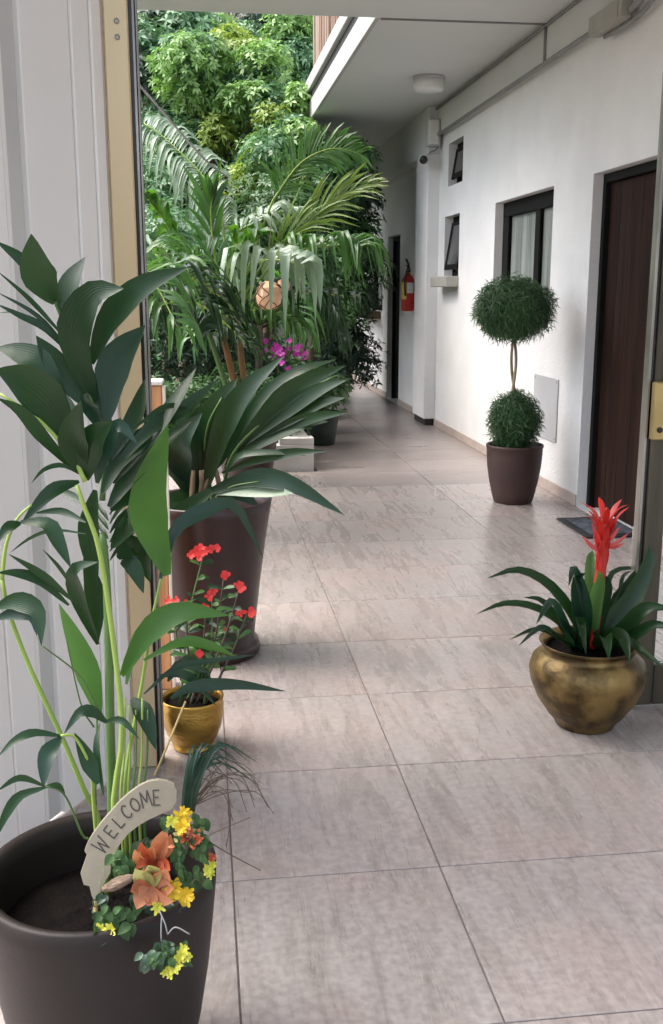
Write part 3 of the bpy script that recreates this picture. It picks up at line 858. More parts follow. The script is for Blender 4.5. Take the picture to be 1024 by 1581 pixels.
# ================================================================== POTS
def pot(parent, c, prof_out, wall_t, m, soil_z, n=40, smooth=True, soil_n=26):
    top = prof_out[-1]
    inner = [(max(.001, r - wall_t), z) for r, z in prof_out if z > soil_z * .6]
    prof = list(prof_out) + [(top[0] - wall_t * .35, top[1] + wall_t * .22), (top[0] - wall_t, top[1] - wall_t * .1)] + [(r, z) for r, z in reversed(inner)][1:]
    mb = MB()
    n_ = n; vs = []
    for r, z in prof:
        for k in range(n_):
            a = 2 * math.pi * k / n_; vs.append((c[0] + r * math.cos(a), c[1] + r * math.sin(a), c[2] + z))
    fs = []
    for i in range(len(prof) - 1):
        for k in range(n_):
            k2 = (k + 1) % n_
            fs.append((i * n_ + k, i * n_ + k2, (i + 1) * n_ + k2, (i + 1) * n_ + k))
    fs.append(tuple(reversed(range(n_))))
    mb.add(vs, fs)
    p = mb.build('pot', m, parent, smooth)
    # soil, slightly heaped and lumpy
    rs = float(np.interp(soil_z, [q[1] for q in prof_out], [q[0] for q in prof_out])) - wall_t * .9
    vs = [(c[0], c[1], c[2] + soil_z + .012)]; fs = []
    for j in range(1, 7):
        for k in range(soil_n):
            a = 2 * math.pi * k / soil_n
            rr = rs * j / 6
            vs.append((c[0] + rr * math.cos(a), c[1] + rr * math.sin(a), c[2] + soil_z + .012 * (1 - (j / 6) ** 2) + random.uniform(-.006, .006) * (j < 6)))
    for k in range(soil_n): fs.append((0, 1 + k, 1 + (k + 1) % soil_n))
    for j in range(5):
        for k in range(soil_n):
            k2 = (k + 1) % soil_n
            fs.append((1 + j * soil_n + k, 1 + (j + 1) * soil_n + k, 1 + (j + 1) * soil_n + k2, 1 + j * soil_n + k2))
    MB().add(vs, fs).build('soil', 'soil', p, True)
    return p

# ------------------------------------------------------------------ foreground palm
FP = np.array([-.203, 1.675, 0])
fp = thing('potted_palm', 'broad leaved palm in the large dark brown pot nearest the viewer', 'potted palm', tuple(FP))
pot(fp, FP + np.array([0, 0, .016]), [(.125, 0), (.14, .004), (.152, .05), (.172, .14), (.188, .24), (.199, .34), (.205, .40), (.206, .436)], .022, 'potdark', .335, n=64)
MB().lathe([(.165, 0), (.19, .003), (.198, .02), (.194, .022), (.18, .014), (.02, .0145)], tuple(FP), 48).build('saucer', 'saucer', fp, True)

def Z5(p): return (p[0] * .5273, 340 + p[1] * .5273)
def Z6(p): return (p[0] * .4395, 850 + p[1] * .4395)
def ID(p): return p

def stalk(parent, name, conv, pts, w, Y0, Y1, m, base3=None):
    q = [conv(p) for p in pts]
    n = len(q)
    P = [aty(x, y, Y0 + (Y1 - Y0) * i / (n - 1)) for i, (x, y) in enumerate(q)]
    if base3 is not None: P = [np.array(base3)] + P
    ww = w * (.5273 if conv is Z5 else .4395 if conv is Z6 else 1) * ppm(Y0) * .5
    return MB().tube(spline(P, 18), ww, ww * .6, n=8).build(name, m, parent, True)

def leaf(parent, conv, pts, w, Y0, Y1, m, tilt=None, peak=.42, fold=.2, name='leaflet', nseg=10):
    q = [conv(p) for p in pts]
    n = len(q)
    P = [aty(x, y, Y0 + (Y1 - Y0) * i / (n - 1)) for i, (x, y) in enumerate(q)]
    sc_ = .5273 if conv is Z5 else .4395 if conv is Z6 else 1
    ww = w * sc_ * ppm((Y0 + Y1) / 2)
    t = random.uniform(-.35, .35) if tilt is None else tilt
    ww /= max(.6, math.cos(t))
    return blade(MB(), P, ww, tilt=t, face=-CF + np.array([0, 0, .25]), fold=fold, nseg=nseg, peak=peak).build(name, m, parent, True)

SZ = .352    # soil level
def sb(px, Y):     # a stalk foot in the soil under a photo column
    p = aty(px, 1240, Y); return (p[0], Y, SZ)
# frond 1: bright stalk bending up and left
f1 = stalk(fp, 'frond', Z6, [(400, 890), (430, 640), (400, 330), (350, 0), (298, -150), (270, -230)], 24, 1.78, 1.80, 'stem', sb(178, 1.76))
MB().tube(spline([aty(*Z5(p), 1.80) for p in ((250, 765), (210, 690), (110, 580), (0, 508))], 14), .0048, .0022, n=7).build('rachis', 'stem', f1, True)
for pts, w_, y1, m in [
    ([(222, 650), (130, 440), (60, 390), (-10, 372)], 78, 1.86, 'palm'),
    ([(232, 690), (150, 540), (70, 470), (-12, 436)], 112, 1.78, 'palm'),
    ([(222, 735), (130, 640), (60, 560), (-10, 520)], 40, 1.74, 'palm'),
    ([(245, 745), (213, 640), (238, 528)], 78, 1.72, 'palm'),
    ([(252, 760), (268, 650), (330, 588)], 80, 1.74, 'palm'),
    ([(285, 770), (300, 690), (345, 600), (402, 655)], 52, 1.76, 'palmblue'),
    ([(250, 752), (185, 718), (130, 730), (92, 770)], 14, 1.74, 'palm'),
    ([(232, 765), (150, 795), (60, 892)], 40, 1.74, 'palm'),
    ([(252, 838), (210, 806), (150, 780)], 22, 1.88, 'palm'),
    ([(252, 884), (180, 852), (98, 858)], 20, 1.9, 'palm'),
    ([(252, 918), (160, 908), (90, 930), (28, 975)], 11, 1.9, 'palm'),
    ([(300, 800), (350, 700), (440, 620), (530, 560)], 60, 1.92, 'palm')]:
    leaf(f1, Z5, pts, w_, 1.81, y1, m)
# frond 2: the tall dark one
f2 = stalk(fp, 'frond', Z6, [(395, 880), (388, 650), (382, 300), (372, 60), (360, -60)], 40, 1.83, 1.84, 'stemdark', sb(168, 1.80))
MB().tube(spline([aty(*Z5(p), 1.84) for p in ((300, 820), (310, 640), (262, 520), (222, 410), (182, 290), (160, 238))], 20), .0055, .0025, n=7).build('rachis', 'stemdark', f2, True)
for pts, w_, y1, m in [
    ([(163, 242), (110, 150), (92, 40)], 92, 1.78, 'palm'),
    ([(186, 298), (205, 190), (250, 108)], 66, 1.86, 'palm'),
    ([(160, 236), (80, 130), (-12, 60)], 36, 1.84, 'palm'),
    ([(196, 350), (90, 235), (-12, 145)], 14, 1.86, 'palm'),
    ([(208, 385), (110, 280), (-12, 208)], 13, 1.86, 'palm'),
    ([(215, 400), (130, 315), (60, 280), (-12, 244)], 22, 1.84, 'palm'),
    ([(232, 440), (160, 340), (60, 275), (-12, 272)], 12, 1.87, 'palm'),
    ([(275, 530), (218, 345), (270, 222), (362, 200)], 100, 1.76, 'palm'),
    ([(268, 420), (320, 290), (420, 192), (552, 138)], 74, 1.80, 'palm'),
    ([(312, 590), (335, 420), (425, 308)], 88, 1.90, 'palm'),
    ([(245, 540), (170, 430), (106, 338)], 70, 1.84, 'palm'),
    ([(292, 560), (240, 440), (205, 345)], 60, 1.88, 'palm'),
    ([(300, 620), (262, 540), (258, 505)], 46, 1.80, 'palmblue'),
    ([(280, 790), (262, 920), (285, 1075)], 66, 1.86, 'palm'),
    ([(330, 770), (430, 650), (520, 520), (575, 433)], 50, 1.94, 'palm'),
    ([(330, 730), (450, 600), (545, 545), (640, 464)], 46, 1.96, 'palm'),
    ([(390, 610), (490, 545), (580, 556)], 18, 1.94, 'palm'),
    ([(320, 840), (420, 700), (560, 590)], 70, 1.92, 'palm'),
    ([(262, 700), (195, 560), (150, 470)], 62, 1.92, 'palm'), ([(288, 700), (305, 600), (255, 505)], 54, 1.9, 'palm'),
    ([(325, 700), (395, 570), (425, 465)], 46, 1.94, 'palm'), ([(310, 770), (380, 690), (455, 650)], 62, 1.9, 'palm'),
    ([(325, 850), (420, 780), (475, 690)], 54, 1.95, 'palm'), ([(330, 960), (385, 880), (430, 770)], 66, 1.96, 'palm'),
    ([(345, 990), (400, 960), (440, 1060)], 70, 1.92, 'palm')]:
    leaf(f2, Z5, pts, w_, 1.84, y1, m)
for k in range(6):
    leaf(f2, Z5, [(322, 862 + 27 * k), (355, 812 + 28 * k), (402, 768 + 28 * k)], 15, 1.85, 1.95, 'palm', nseg=7)
for k in range(4):
    leaf(f2, Z5, [(318, 880 + 27 * k), (300, 850 + 28 * k), (262, 800 + 28 * k)], 13, 1.85, 1.92, 'palm', nseg=7)
# frond 3: light stalk leaning left
f3 = stalk(fp, 'frond', Z6, [(345, 945), (300, 850), (220, 660), (100, 400), (30, 210), (8, 100)], 22, 1.74, 1.70, 'stem', sb(160, 1.72))
MB().tube(spline([aty(*Z6(p), 1.70) for p in ((8, 100), (22, -20), (60, -110), (110, -160))], 12), .0036, .002, n=7).build('rachis', 'stem', f3, True)
for conv, pts, w_, y1, m in [
    (Z6, [(242, 192), (140, 105), (60, 80), (-12, 78)], 38, 1.66, 'palm'),
    (Z6, [(258, 178), (150, 85), (30, 12)], 28, 1.66, 'palm'),
    (Z6, [(262, 140), (210, 60), (150, -5)], 14, 1.66, 'palm'),
    (Z6, [(-14, 200), (60, 178), (135, 215), (146, 335)], 70, 1.64, 'palm'),
    (Z6, [(-14, 240), (50, 220), (115, 230), (130, 300)], 50, 1.66, 'palmblue'),
    (Z5, [(60, 884), (140, 890), (175, 950), (208, 1018)], 44, 1.66, 'palm'),
    (Z5, [(62, 886), (25, 900), (-12, 950)], 34, 1.66, 'palm')]:
    leaf(f3, conv, pts, w_, 1.70, y1, m)
# frond 4: the short low one, left
f4 = stalk(fp, 'frond', Z6, [(330, 900), (326, 820), (310, 740), (262, 655), (215, 650)], 15, 1.68, 1.63, 'stem', sb(150, 1.68))
for pts, w_, y1, m in [
    ([(218, 652), (120, 640), (50, 670), (-10, 728)], 32, 1.6, 'palm'),
    ([(216, 656), (165, 720), (152, 835)], 62, 1.58, 'palmblue'),
    ([(375, 605), (330, 568), (280, 570), (225, 645)], 44, 1.62, 'palm'),
    ([(365, 600), (430, 598), (492, 665)], 26, 1.6, 'palm'),
    ([(345, 820), (310, 740), (262, 640)], 56, 1.66, 'palm'),
    ([(365, 860), (340, 700), (352, 600)], 26, 1.70, 'palm')]:
    leaf(f4, Z6, pts, w_, 1.64, y1, m)
f5 = stalk(fp, 'frond', Z6, [(320, 1045), (290, 1000), (240, 880), (205, 840), (158, 828)], 10, 1.60, 1.56, 'stemdark', sb(140, 1.62))
for pts, w_, y1 in [([(160, 828), (70, 798), (-12, 846)], 24, 1.54), ([(162, 832), (70, 862), (20, 930), (-12, 1010)], 38, 1.54), ([(150, 832), (205, 826), (232, 870)], 20, 1.58)]:
    leaf(f5, Z6, pts, w_, 1.56, y1, 'palm')
# frond 6: young leaves on the right
f6 = stalk(fp, 'frond', Z6, [(440, 860), (455, 700), (490, 520), (540, 220), (590, 10)], 18, 1.84, 1.92, 'stem', sb(192, 1.83))
for conv, pts, w_, y1, m in [
    (Z5, [(490, 1040), (432, 830), (492, 598)], 104, 1.86, 'palmlight'),
    (Z5, [(470, 1050), (510, 910), (600, 850), (690, 835), (772, 990)], 46, 1.98, 'palmblue'),
    (Z6, [(428, 440), (520, 290), (640, 215), (805, 228)], 92, 1.86, 'palmlight'),
    (Z6, [(445, 470), (480, 320), (560, 230), (690, 170)], 46, 1.92, 'palmmid'),
    (Z6, [(505, 385), (640, 322), (740, 335), (828, 372)], 40, 1.9, 'palmlight'),
    (Z6, [(505, 505), (620, 410), (760, 385), (905, 365)], 22, 1.98, 'palmblue'),
    (Z6, [(600, 520), (680, 478), (830, 470), (1002, 494)], 46, 1.96, 'palmblue'),
    (Z6, [(560, 440), (660, 440), (760, 545)], 34, 1.94, 'palmblue'),
    (Z6, [(590, 460), (640, 400), (740, 430)], 40, 2.0, 'palmblue'),
    (Z6, [(462, 520), (508, 575), (548, 700)], 66, 1.8, 'palm'),
    (Z6, [(350, 575), (300, 400), (208, 188)], 84, 1.80, 'palmmid'),
    (Z6, [(345, 330), (280, 180), (262, 70), (345, 40)], 60, 1.78, 'palm'),
    (Z6, [(425, 40), (470, 60), (505, 150)], 60, 1.84, 'palm'),
    (Z6, [(300, 20), (335, 160), (345, 325)], 66, 1.9, 'palm')]:
    leaf(f6, conv, pts, w_, 1.86, y1, m)
for i, (xb, xt, m) in enumerate([(425, 440, 'stem'), (452, 455, 'stem'), (470, 478, 'stemdark'), (488, 500, 'stem'), (335, 340, 'stemdark'), (506, 520, 'stemdark')]):
    stalk(fp, 'stem', Z6, [(xb, 860), ((xb + xt) / 2 + 4, 720), (xt, 520 + 20 * (i % 3))], 12, 1.80, 1.83, m, sb(xb * .4395, 1.80))
stalk(fp, 'stem', Z6, [(345, 560), (280, 440), (150, 335)], 8, 1.78, 1.74, 'stemdark')
stalk(fp, 'stem', Z6, [(330, 620), (285, 540), (235, 320)], 7, 1.80, 1.76, 'stemdark')
MB().tube([aty(*Z6((545, 790)), 1.74), aty(*Z6((652, 530)), 1.78)], .0022, .0018, n=6).build('support_stick', 'straw', fp, True)

# ------------------------------------------------------------------ tall maroon pot with palm
TP = np.array([.015, 4.02, 0])
tp = thing('potted_palm', 'dark leaved palm in the tall maroon pot behind the red flowers', 'potted palm', tuple(TP))
pot(tp, TP, [(.175, 0), (.192, .006), (.196, .03), (.19, .055), (.172, .062), (.178, .12), (.20, .30), (.225, .48), (.245, .60), (.252, .64)], .024, 'potmaroon', .57, n=56)
stems_t = []
def tfrond(pts, Y0, Y1, r=.009, m='stemdark'):
    P = [np.array([TP[0] + random.uniform(-.05, .05), 4.02, .58])] + [aty(*Z5(p), Y0 + (Y1 - Y0) * i / (len(pts) - 1)) for i, p in enumerate(pts)]
    return MB().tube(spline(P, 20), r, r * .45, n=7).build('frond', m, tp, True)
t1 = tfrond([(650, 790), (680, 690), (760, 600), (900, 500), (985, 455)], 4.02, 3.9)
for pts, w_, y1 in [
    ([(600, 800), (650, 620), (720, 500), (832, 398)], 74, 3.85), ([(660, 730), (740, 560), (860, 450), (985, 408)], 44, 3.95),
    ([(670, 700), (800, 545), (900, 470), (1012, 426)], 56, 3.8), ([(680, 680), (820, 570), (930, 500), (1015, 468)], 52, 3.75),
    ([(690, 670), (830, 590), (930, 540), (1012, 520)], 50, 3.75), ([(680, 680), (840, 605), (930, 575), (1022, 562)], 36, 3.7),
    ([(660, 720), (780, 640), (880, 600), (960, 590)], 50, 3.8), ([(650, 740), (760, 700), (860, 680), (960, 676)], 30, 3.7)]:
    leaf(t1, Z5, pts, w_, 4.0, y1, 'palm')
t2 = tfrond([(620, 800), (600, 700), (610, 600), (650, 520)], 4.05, 4.0)
for pts, w_, y1, m in [
    ([(575, 810), (600, 640), (640, 540), (695, 465)], 86, 4.0, 'palm'), ([(545, 800), (525, 660), (592, 565)], 82, 3.9, 'palmblue'),
    ([(590, 800), (555, 650), (582, 548)], 66, 4.0, 'palm'), ([(560, 810), (500, 700), (440, 640)], 60, 3.95, 'palm'),
    ([(600, 720), (560, 600), (460, 520), (380, 500)], 50, 4.1, 'palm'), ([(590, 760), (640, 690), (700, 560), (760, 480)], 56, 4.05, 'palm'),
    ([(575, 840), (520, 820), (500, 920)], 56, 3.9, 'palm'), ([(570, 840), (470, 880), (420, 960)], 70, 3.95, 'palm')]:
    leaf(t2, Z5, pts, w_, 4.03, y1, m)
t3 = tfrond([(640, 810), (680, 780), (760, 765)], 3.95, 3.85, .006)
for pts, w_, y1, m in [
    ([(600, 800), (740, 755), (860, 775), (1010, 864)], 56, 3.7, 'palmblue'), ([(620, 800), (700, 790), (800, 795), (860, 800)], 44, 3.75, 'palmgrey'),
    ([(640, 780), (560, 830), (500, 850)], 40, 3.85, 'palm'), ([(600, 790), (700, 800), (760, 840)], 40, 3.9, 'palmblue'),
    ([(660, 740), (700, 690), (790, 680), (900, 690)], 22, 3.8, 'palm')]:
    leaf(t3, Z5, pts, w_, 3.95, y1, m)
for k in range(5):
    x = TP[0] + random.uniform(-.09, .09)
    MB().tube(spline([(x, 4.0, .56), (x + random.uniform(-.02, .02), 4.0, .66), (x + random.uniform(-.03, .03), 4.0, .76)], 8), .014, .009, n=8).build('stem', 'fibre', tp, True)

# ------------------------------------------------------------------ gold pot with red flowers
GP = np.array([-.058, 3.12, 0])
gp = thing('potted_flower', 'small hammered gold pot of red flowered spiny plant by the jamb', 'potted flower', tuple(GP))
pot(gp, GP, [(.058, 0), (.064, .004), (.067, .012), (.062, .016), (.078, .04), (.093, .08), (.100, .12), (.101, .15), (.098, .165), (.102, .175)], .008, 'goldpot', .145, n=40)
stems = []
heads = [((315, 848), 1.5), ((345, 890), .6), ((370, 903), .75), ((327, 917), .9), ((318, 942), .8), ((381, 945), 1.0), ((268, 930), .8), ((289, 931), .6), ((341, 972), .6), ((308, 1012), .5), ((300, 852), .9), ((334, 845), .9)]
def petals(parent, c, r, m, n=5, name='flower', face=(0, -1, .35), cup=.25, wd=.75, layers=1):
    f = np.array(face, float); f /= np.linalg.norm(f)
    a = np.cross(f, (0, 0, 1)); a /= np.linalg.norm(a); b = np.cross(f, a)
    mb = MB()
    for L in range(layers):
        rr = r * (1 - .3 * L)
        for k in range(n):
            ph = 2 * math.pi * (k + .5 * L) / n + random.uniform(-.15, .15)
            d = math.cos(ph) * a + math.sin(ph) * b
            rr = r * (1 - .3 * L) * random.uniform(.7, 1.25)
            s = np.cross(f, d) * random.uniform(.7, 1.2)
            fwd = f * (cup + .35 * L) * rr
            vs = [c, c + d * rr * .5 + s * rr * wd * .45 + fwd * .4, c + d * rr * .9 + s * rr * wd * .3 + fwd, c + d * rr * 1.02 + fwd * .8, c + d * rr * .9 - s * rr * wd * .3 + fwd, c + d * rr * .5 - s * rr * wd * .45 + fwd * .4]
            mb.add(vs, [(0, 1, 2, 3), (0, 3, 4, 5)])
    return mb.build(name, m, parent, True)
for i, ((x, y), s) in enumerate(heads):
    tip = aty(x, y, 3.12 + random.uniform(-.07, .09))
    foot = GP + np.array([random.uniform(-.04, .05), random.uniform(-.03, .03), .145])
    mid = foot * .45 + tip * .55 + np.array([random.uniform(-.03, .03), 0, .0])
    if i < 10:
        st = MB().tube(spline([foot, mid, tip - np.array([0, 0, .01])], 10), .0045, .002, n=6).build('stem', 'bark' if i % 3 else 'stemdark', gp, True)
        for k in range(15):
            u = .3 + .7 * k / 15
            c = spline([foot, mid, tip], 10)[int(u * 9)]
            a = random.uniform(0, 6.28)
            d = np.array([math.cos(a), math.sin(a) * .7, random.uniform(.1, .6)])
            L = random.uniform(.03, .062)
            blade(MB(), [c, c + d * L * .6, c + d * L + np.array([0, 0, -.006])], .018, tilt=random.uniform(-.6, .6), nseg=5, peak=.65).build('leaf', 'palmmid' if k % 2 else 'palm', gp, True)
    for k in range(max(2, int(3 * s))):
        off = np.array([random.uniform(-.018, .018), random.uniform(-.015, .01), random.uniform(-.009, .009)]) * s * 1.3
        petals(gp, tip + off, .0125 + .003 * s, 'petalred', n=4, face=(random.uniform(-.5, .5), -1, .5), wd=1.1)

# ------------------------------------------------------------------ brass bowl with bromeliad
BP = np.array([1.272, 3.135, 0])
bp_ = thing('potted_bromeliad', 'aged brass bowl holding a bromeliad with a tall red flower spike', 'potted bromeliad', tuple(BP))
pot(bp_, BP, [(.09, 0), (.10, .006), (.105, .02), (.128, .045), (.165, .10), (.188, .155), (.196, .20), (.186, .235), (.162, .258), (.150, .268), (.156, .285), (.166, .298)], .009, 'brass', .265, n=56)
BC = BP + np.array([.01, 0, .27])
def bl(pts, w_, Y1, m='palm', **kw):
    P = [BC + np.array([(pts[0][0] - 925) * ppm(3.13) * .5, random.uniform(-.02, .02), 0])] + [aty(x, y, 3.135 + (Y1 - 3.135) * (i + 1) / len(pts)) for i, (x, y) in enumerate(pts)]
    return blade(MB(), P, .82 * w_ * ppm(3.13), tilt=kw.get('tilt', random.uniform(-.3, .3)), face=-CF + np.array([0, 0, .5]), nseg=12, peak=kw.get('peak', .3), base=.6, fold=.45).build('leaf', m, bp_, True)
for pts, w_, Y1, m in [
    ([(890, 960), (850, 905), (800, 880), (752, 893)], 22, 3.05, 'palm'), ([(880, 975), (830, 940), (780, 932), (736, 948)], 18, 2.95, 'palm'),
    ([(880, 985), (840, 930), (808, 922)], 16, 3.2, 'palm'), ([(868, 960), (850, 930), (828, 964)], 22, 2.9, 'palmblue'),
    ([(870, 990), (830, 972), (786, 988)], 14, 2.85, 'palm'), ([(860, 985), (835, 970), (800, 998)], 18, 2.8, 'palmblue'),
    ([(905, 940), (886, 880), (878, 905)], 22, 2.95, 'palmblue'), ([(912, 930), (912, 870), (915, 850)], 30, 3.25, 'palmmid'),
    ([(893, 960), (890, 900), (905, 885)], 28, 3.0, 'palmblue'), ([(945, 960), (975, 925), (1000, 870), (1003, 842)], 42, 3.2, 'palm'),
    ([(950, 950), (965, 905), (1000, 868), (1020, 860)], 14, 3.3, 'palm'), ([(960, 975), (995, 940), (1040, 940)], 34, 2.98, 'palm'),
    ([(970, 985), (1010, 965), (1045, 975)], 24, 2.9, 'palm'), ([(935, 930), (945, 885), (985, 880), (1012, 910)], 12, 3.4, 'palm'),
    ([(960, 990), (985, 1000), (1030, 1035)], 22, 2.85, 'palm'), ([(940, 985), (960, 985), (972, 1022)], 36, 2.88, 'palm'),
    ([(925, 985), (935, 985), (940, 1018)], 34, 2.88, 'palm'), ([(900, 985), (895, 960), (905, 1010)], 30, 2.9, 'palm'),
    ([(925, 940), (935, 905), (930, 885)], 34, 3.12, 'palm'), ([(915, 950), (925, 900), (922, 880)], 30, 3.05, 'palmmid'),
    ([(955, 930), (962, 890), (985, 880)], 10, 3.4, 'palm'), ([(940, 960), (950, 920), (975, 900), (990, 905)], 12, 3.3, 'palm')]:
    bl(pts, w_, Y1, m)
sp = MB().tube(spline([BC, aty(922, 930, 3.13), aty(930, 860, 3.13), aty(935, 800, 3.13)], 12), .020, .016, n=10).build('flower_spike', 'bractred', bp_, True)
for k in range(54):
    u = k / 53
    c = aty(924 + 10 * u, 925 - 122 * u, 3.13)
    a = k * 2.4
    d = np.array([math.cos(a), math.sin(a) * .8, 0])
    L = .055 + .045 * u + random.uniform(-.01, .012)
    out = .16 + .75 * u * u
    e = c + d * L * out + np.array([0, 0, L * (1 - .35 * out)])
    blade(MB(), [c + d * .012, c + d * L * (.12 + .42 * out) + np.array([0, 0, L * .5]), e], .021, tilt=0, face=d + np.array([0, 0, -.15]), nseg=6, peak=.35, base=.9, fold=.25).build('bract', 'bractred' if (k % 5 or u < .4) else 'bractpink', bp_, True)
for k, (x, y) in enumerate([(898, 826), (905, 832), (972, 822), (965, 838), (958, 812)]):
    c = aty(930, 850 - k * 3, 3.13)
    blade(MB(), [c, (c + aty(x, y + 8, 3.10)) / 2 + np.array([0, 0, -.005]), aty(x, y, 3.10)], .015, tilt=.2, nseg=6, peak=.4, base=.8).build('bract', 'bractpink', bp_, True)

# ------------------------------------------------------------------ topiary
OP = np.array([2.155, 6.84, 0])
tz = thing('topiary_tree', 'two tier clipped topiary in a brown pot against the white wall', 'topiary', tuple(OP))
pot(tz, OP, [(.125, 0), (.135, .006), (.15, .06), (.172, .16), (.187, .26), (.193, .34), (.194, .385), (.199, .392), (.199, .408)], .014, 'potbrown', .36, n=48)
def topball(name, c, rx, rz, n, shell, ln, wd, low=-1.0, seed=1):
    rng = np.random.default_rng(seed)
    d = rng.normal(size=(n, 3)); d /= np.linalg.norm(d, axis=1)[:, None]
    d[:, 2] = np.maximum(d[:, 2], low)
    rad = rng.uniform(shell, 1.02, n)
    ph = np.arctan2(d[:, 1], d[:, 0])
    lump = 1 + .06 * np.sin(ph * 5 + seed) + .05 * np.sin(ph * 3 + d[:, 2] * 6)
    p = c + d * np.array([rx, rx, rz]) * (rad * lump)[:, None]
    V, F = fan_leaves(p, d + rng.normal(scale=.3, size=(n, 3)) + np.array([0, 0, .15]), 5, ln, wd, rng)
    o = np_mesh(name, V, F, 'topiary', tz)
    return tag(o, kind='stuff')
topball('crown', OP + np.array([-.045, 0, 1.335]), .262, .205, 4600, .35, .070, .0065, seed=3)
topball('crown', OP + np.array([-.01, 0, .575]), .176, .20, 3300, .3, .060, .0065, seed=4)
for s in (0, 1):
    P = [OP + np.array([-.012 + .016 * math.cos(k * .9 + math.pi * s), .016 * math.sin(k * .9 + math.pi * s), .36 + k * .095]) + np.array([-.0028 * k, 0, 0]) for k in range(10)]
    MB().tube(spline(P, 30), .012, .010, n=8).build('trunk', 'barkpale', tz, True)

# ------------------------------------------------------------------ door mat
dm = thing('door_mat', 'dark doormat with blue grey centre in front of the brown door', 'door mat', (2.45, 5.9, 0))
MB().box((2.262, 5.70, .003), (2.625, 6.24, .012), .003).build('border', 'matblack', dm)
MB().box((2.31, 5.75, .0125), (2.615, 6.19, .0165), .002).build('pile', 'matblue', dm)

# ------------------------------------------------------------------ WELCOME sign in the front pot
YS = 1.55
ws = thing('welcome_sign', 'pale curved WELCOME sign stuck in the front pot', 'sign', tuple(aty(145, 1395, YS)))
def Z8(p): return (80 + p[0] * .2734, 1180 + p[1] * .2734)
tilt_s = .30
def on_sign(p, off=0.0):
    x, y = Z8(p)
    q = aty(x, y, YS)
    # the board leans back a little: shift depth with height
    Y = YS + (q[2] - .45) * tilt_s
    q = aty(x, y, Y)
    return q + np.array([0, -off, off * .3])
out = [(185, 490), (205, 440), (240, 385), (285, 325), (335, 268), (385, 212), (440, 163), (495, 123), (545, 100), (600, 90), (655, 100), (692, 118), (706, 150), (702, 215), (672, 258),
       (610, 285), (550, 312), (485, 350), (430, 395), (388, 448), (355, 500), (335, 560), (330, 615), (302, 660), (275, 720), (248, 785), (225, 740), (213, 688), (180, 680), (163, 618), (200, 512)]
n = len(out)
front = [on_sign(p) for p in out]; back = [on_sign(p) + np.array([0, .008, 0]) for p in out]
cen = [(0, 0)]
mb = MB()
mb.add(front + back, [tuple(range(n)), tuple(reversed(range(n, 2 * n)))] + [(i, n + i, n + (i + 1) % n, (i + 1) % n) for i in range(n)])
mb.build('board', 'sign', ws)
MB().tube([on_sign((246, 770)), on_sign((250, 860)) , on_sign((255, 960))], .004, n=6).build('stake', 'straw', ws)
GL = {'W': [[(0, 1), (.22, 0), (.5, .75), (.78, 0), (1, 1)]], 'E': [[(.9, 1), (.08, 1), (.05, 0), (.95, 0)], [(.06, .52), (.72, .52)]], 'L': [[(.1, 1), (.06, 0), (.9, .02)]],
      'C': [[(.9, .85), (.6, 1), (.25, .85), (.08, .5), (.2, .15), (.55, 0), (.92, .15)]], 'O': [[(.5, 1), (.15, .8), (.05, .45), (.25, .08), (.6, .03), (.9, .3), (.92, .7), (.7, .97), (.5, 1)]],
      'M': [[(.02, 0), (.12, 1), (.5, .3), (.86, 1), (.98, 0)]]}
for ch, (cx, cy), rot, hh, wd in [('W', (278, 455), 52, 92, 62), ('E', (333, 380), 54, 74, 42), ('L', (378, 322), 46, 72, 40), ('C', (420, 268), 40, 76, 46), ('O', (470, 228), 32, 74, 50), ('M', (530, 196), 16, 88, 56), ('E', (592, 188), 4, 84, 38)]:
    a = R(rot); ux = np.array([math.cos(a), -math.sin(a)]); uy = np.array([-math.sin(a), -math.cos(a)])
    mb = MB()
    for st in GL[ch]:
        P = [np.array([cx, cy]) + ux * (p[0] - .5) * wd + uy * (p[1] - .5) * hh for p in st]
        Q = spline([np.array([*p]) for p in P], 28) if ch in 'CO' else np.array(P)
        for i in range(len(Q) - 1):
            d = Q[i + 1] - Q[i]; L = np.linalg.norm(d) + 1e-9; d = d / L; s = np.array([-d[1], d[0]]) * 3.8
            q = [Q[i] - s - d * 2.5, Q[i + 1] - s + d * 2.5, Q[i + 1] + s + d * 2.5, Q[i] + s - d * 2.5]
            mb.add([on_sign(p, .0010 + .00004 * i) for p in q], [(0, 1, 2, 3)])
    mb.build('letter', 'ink', ws)

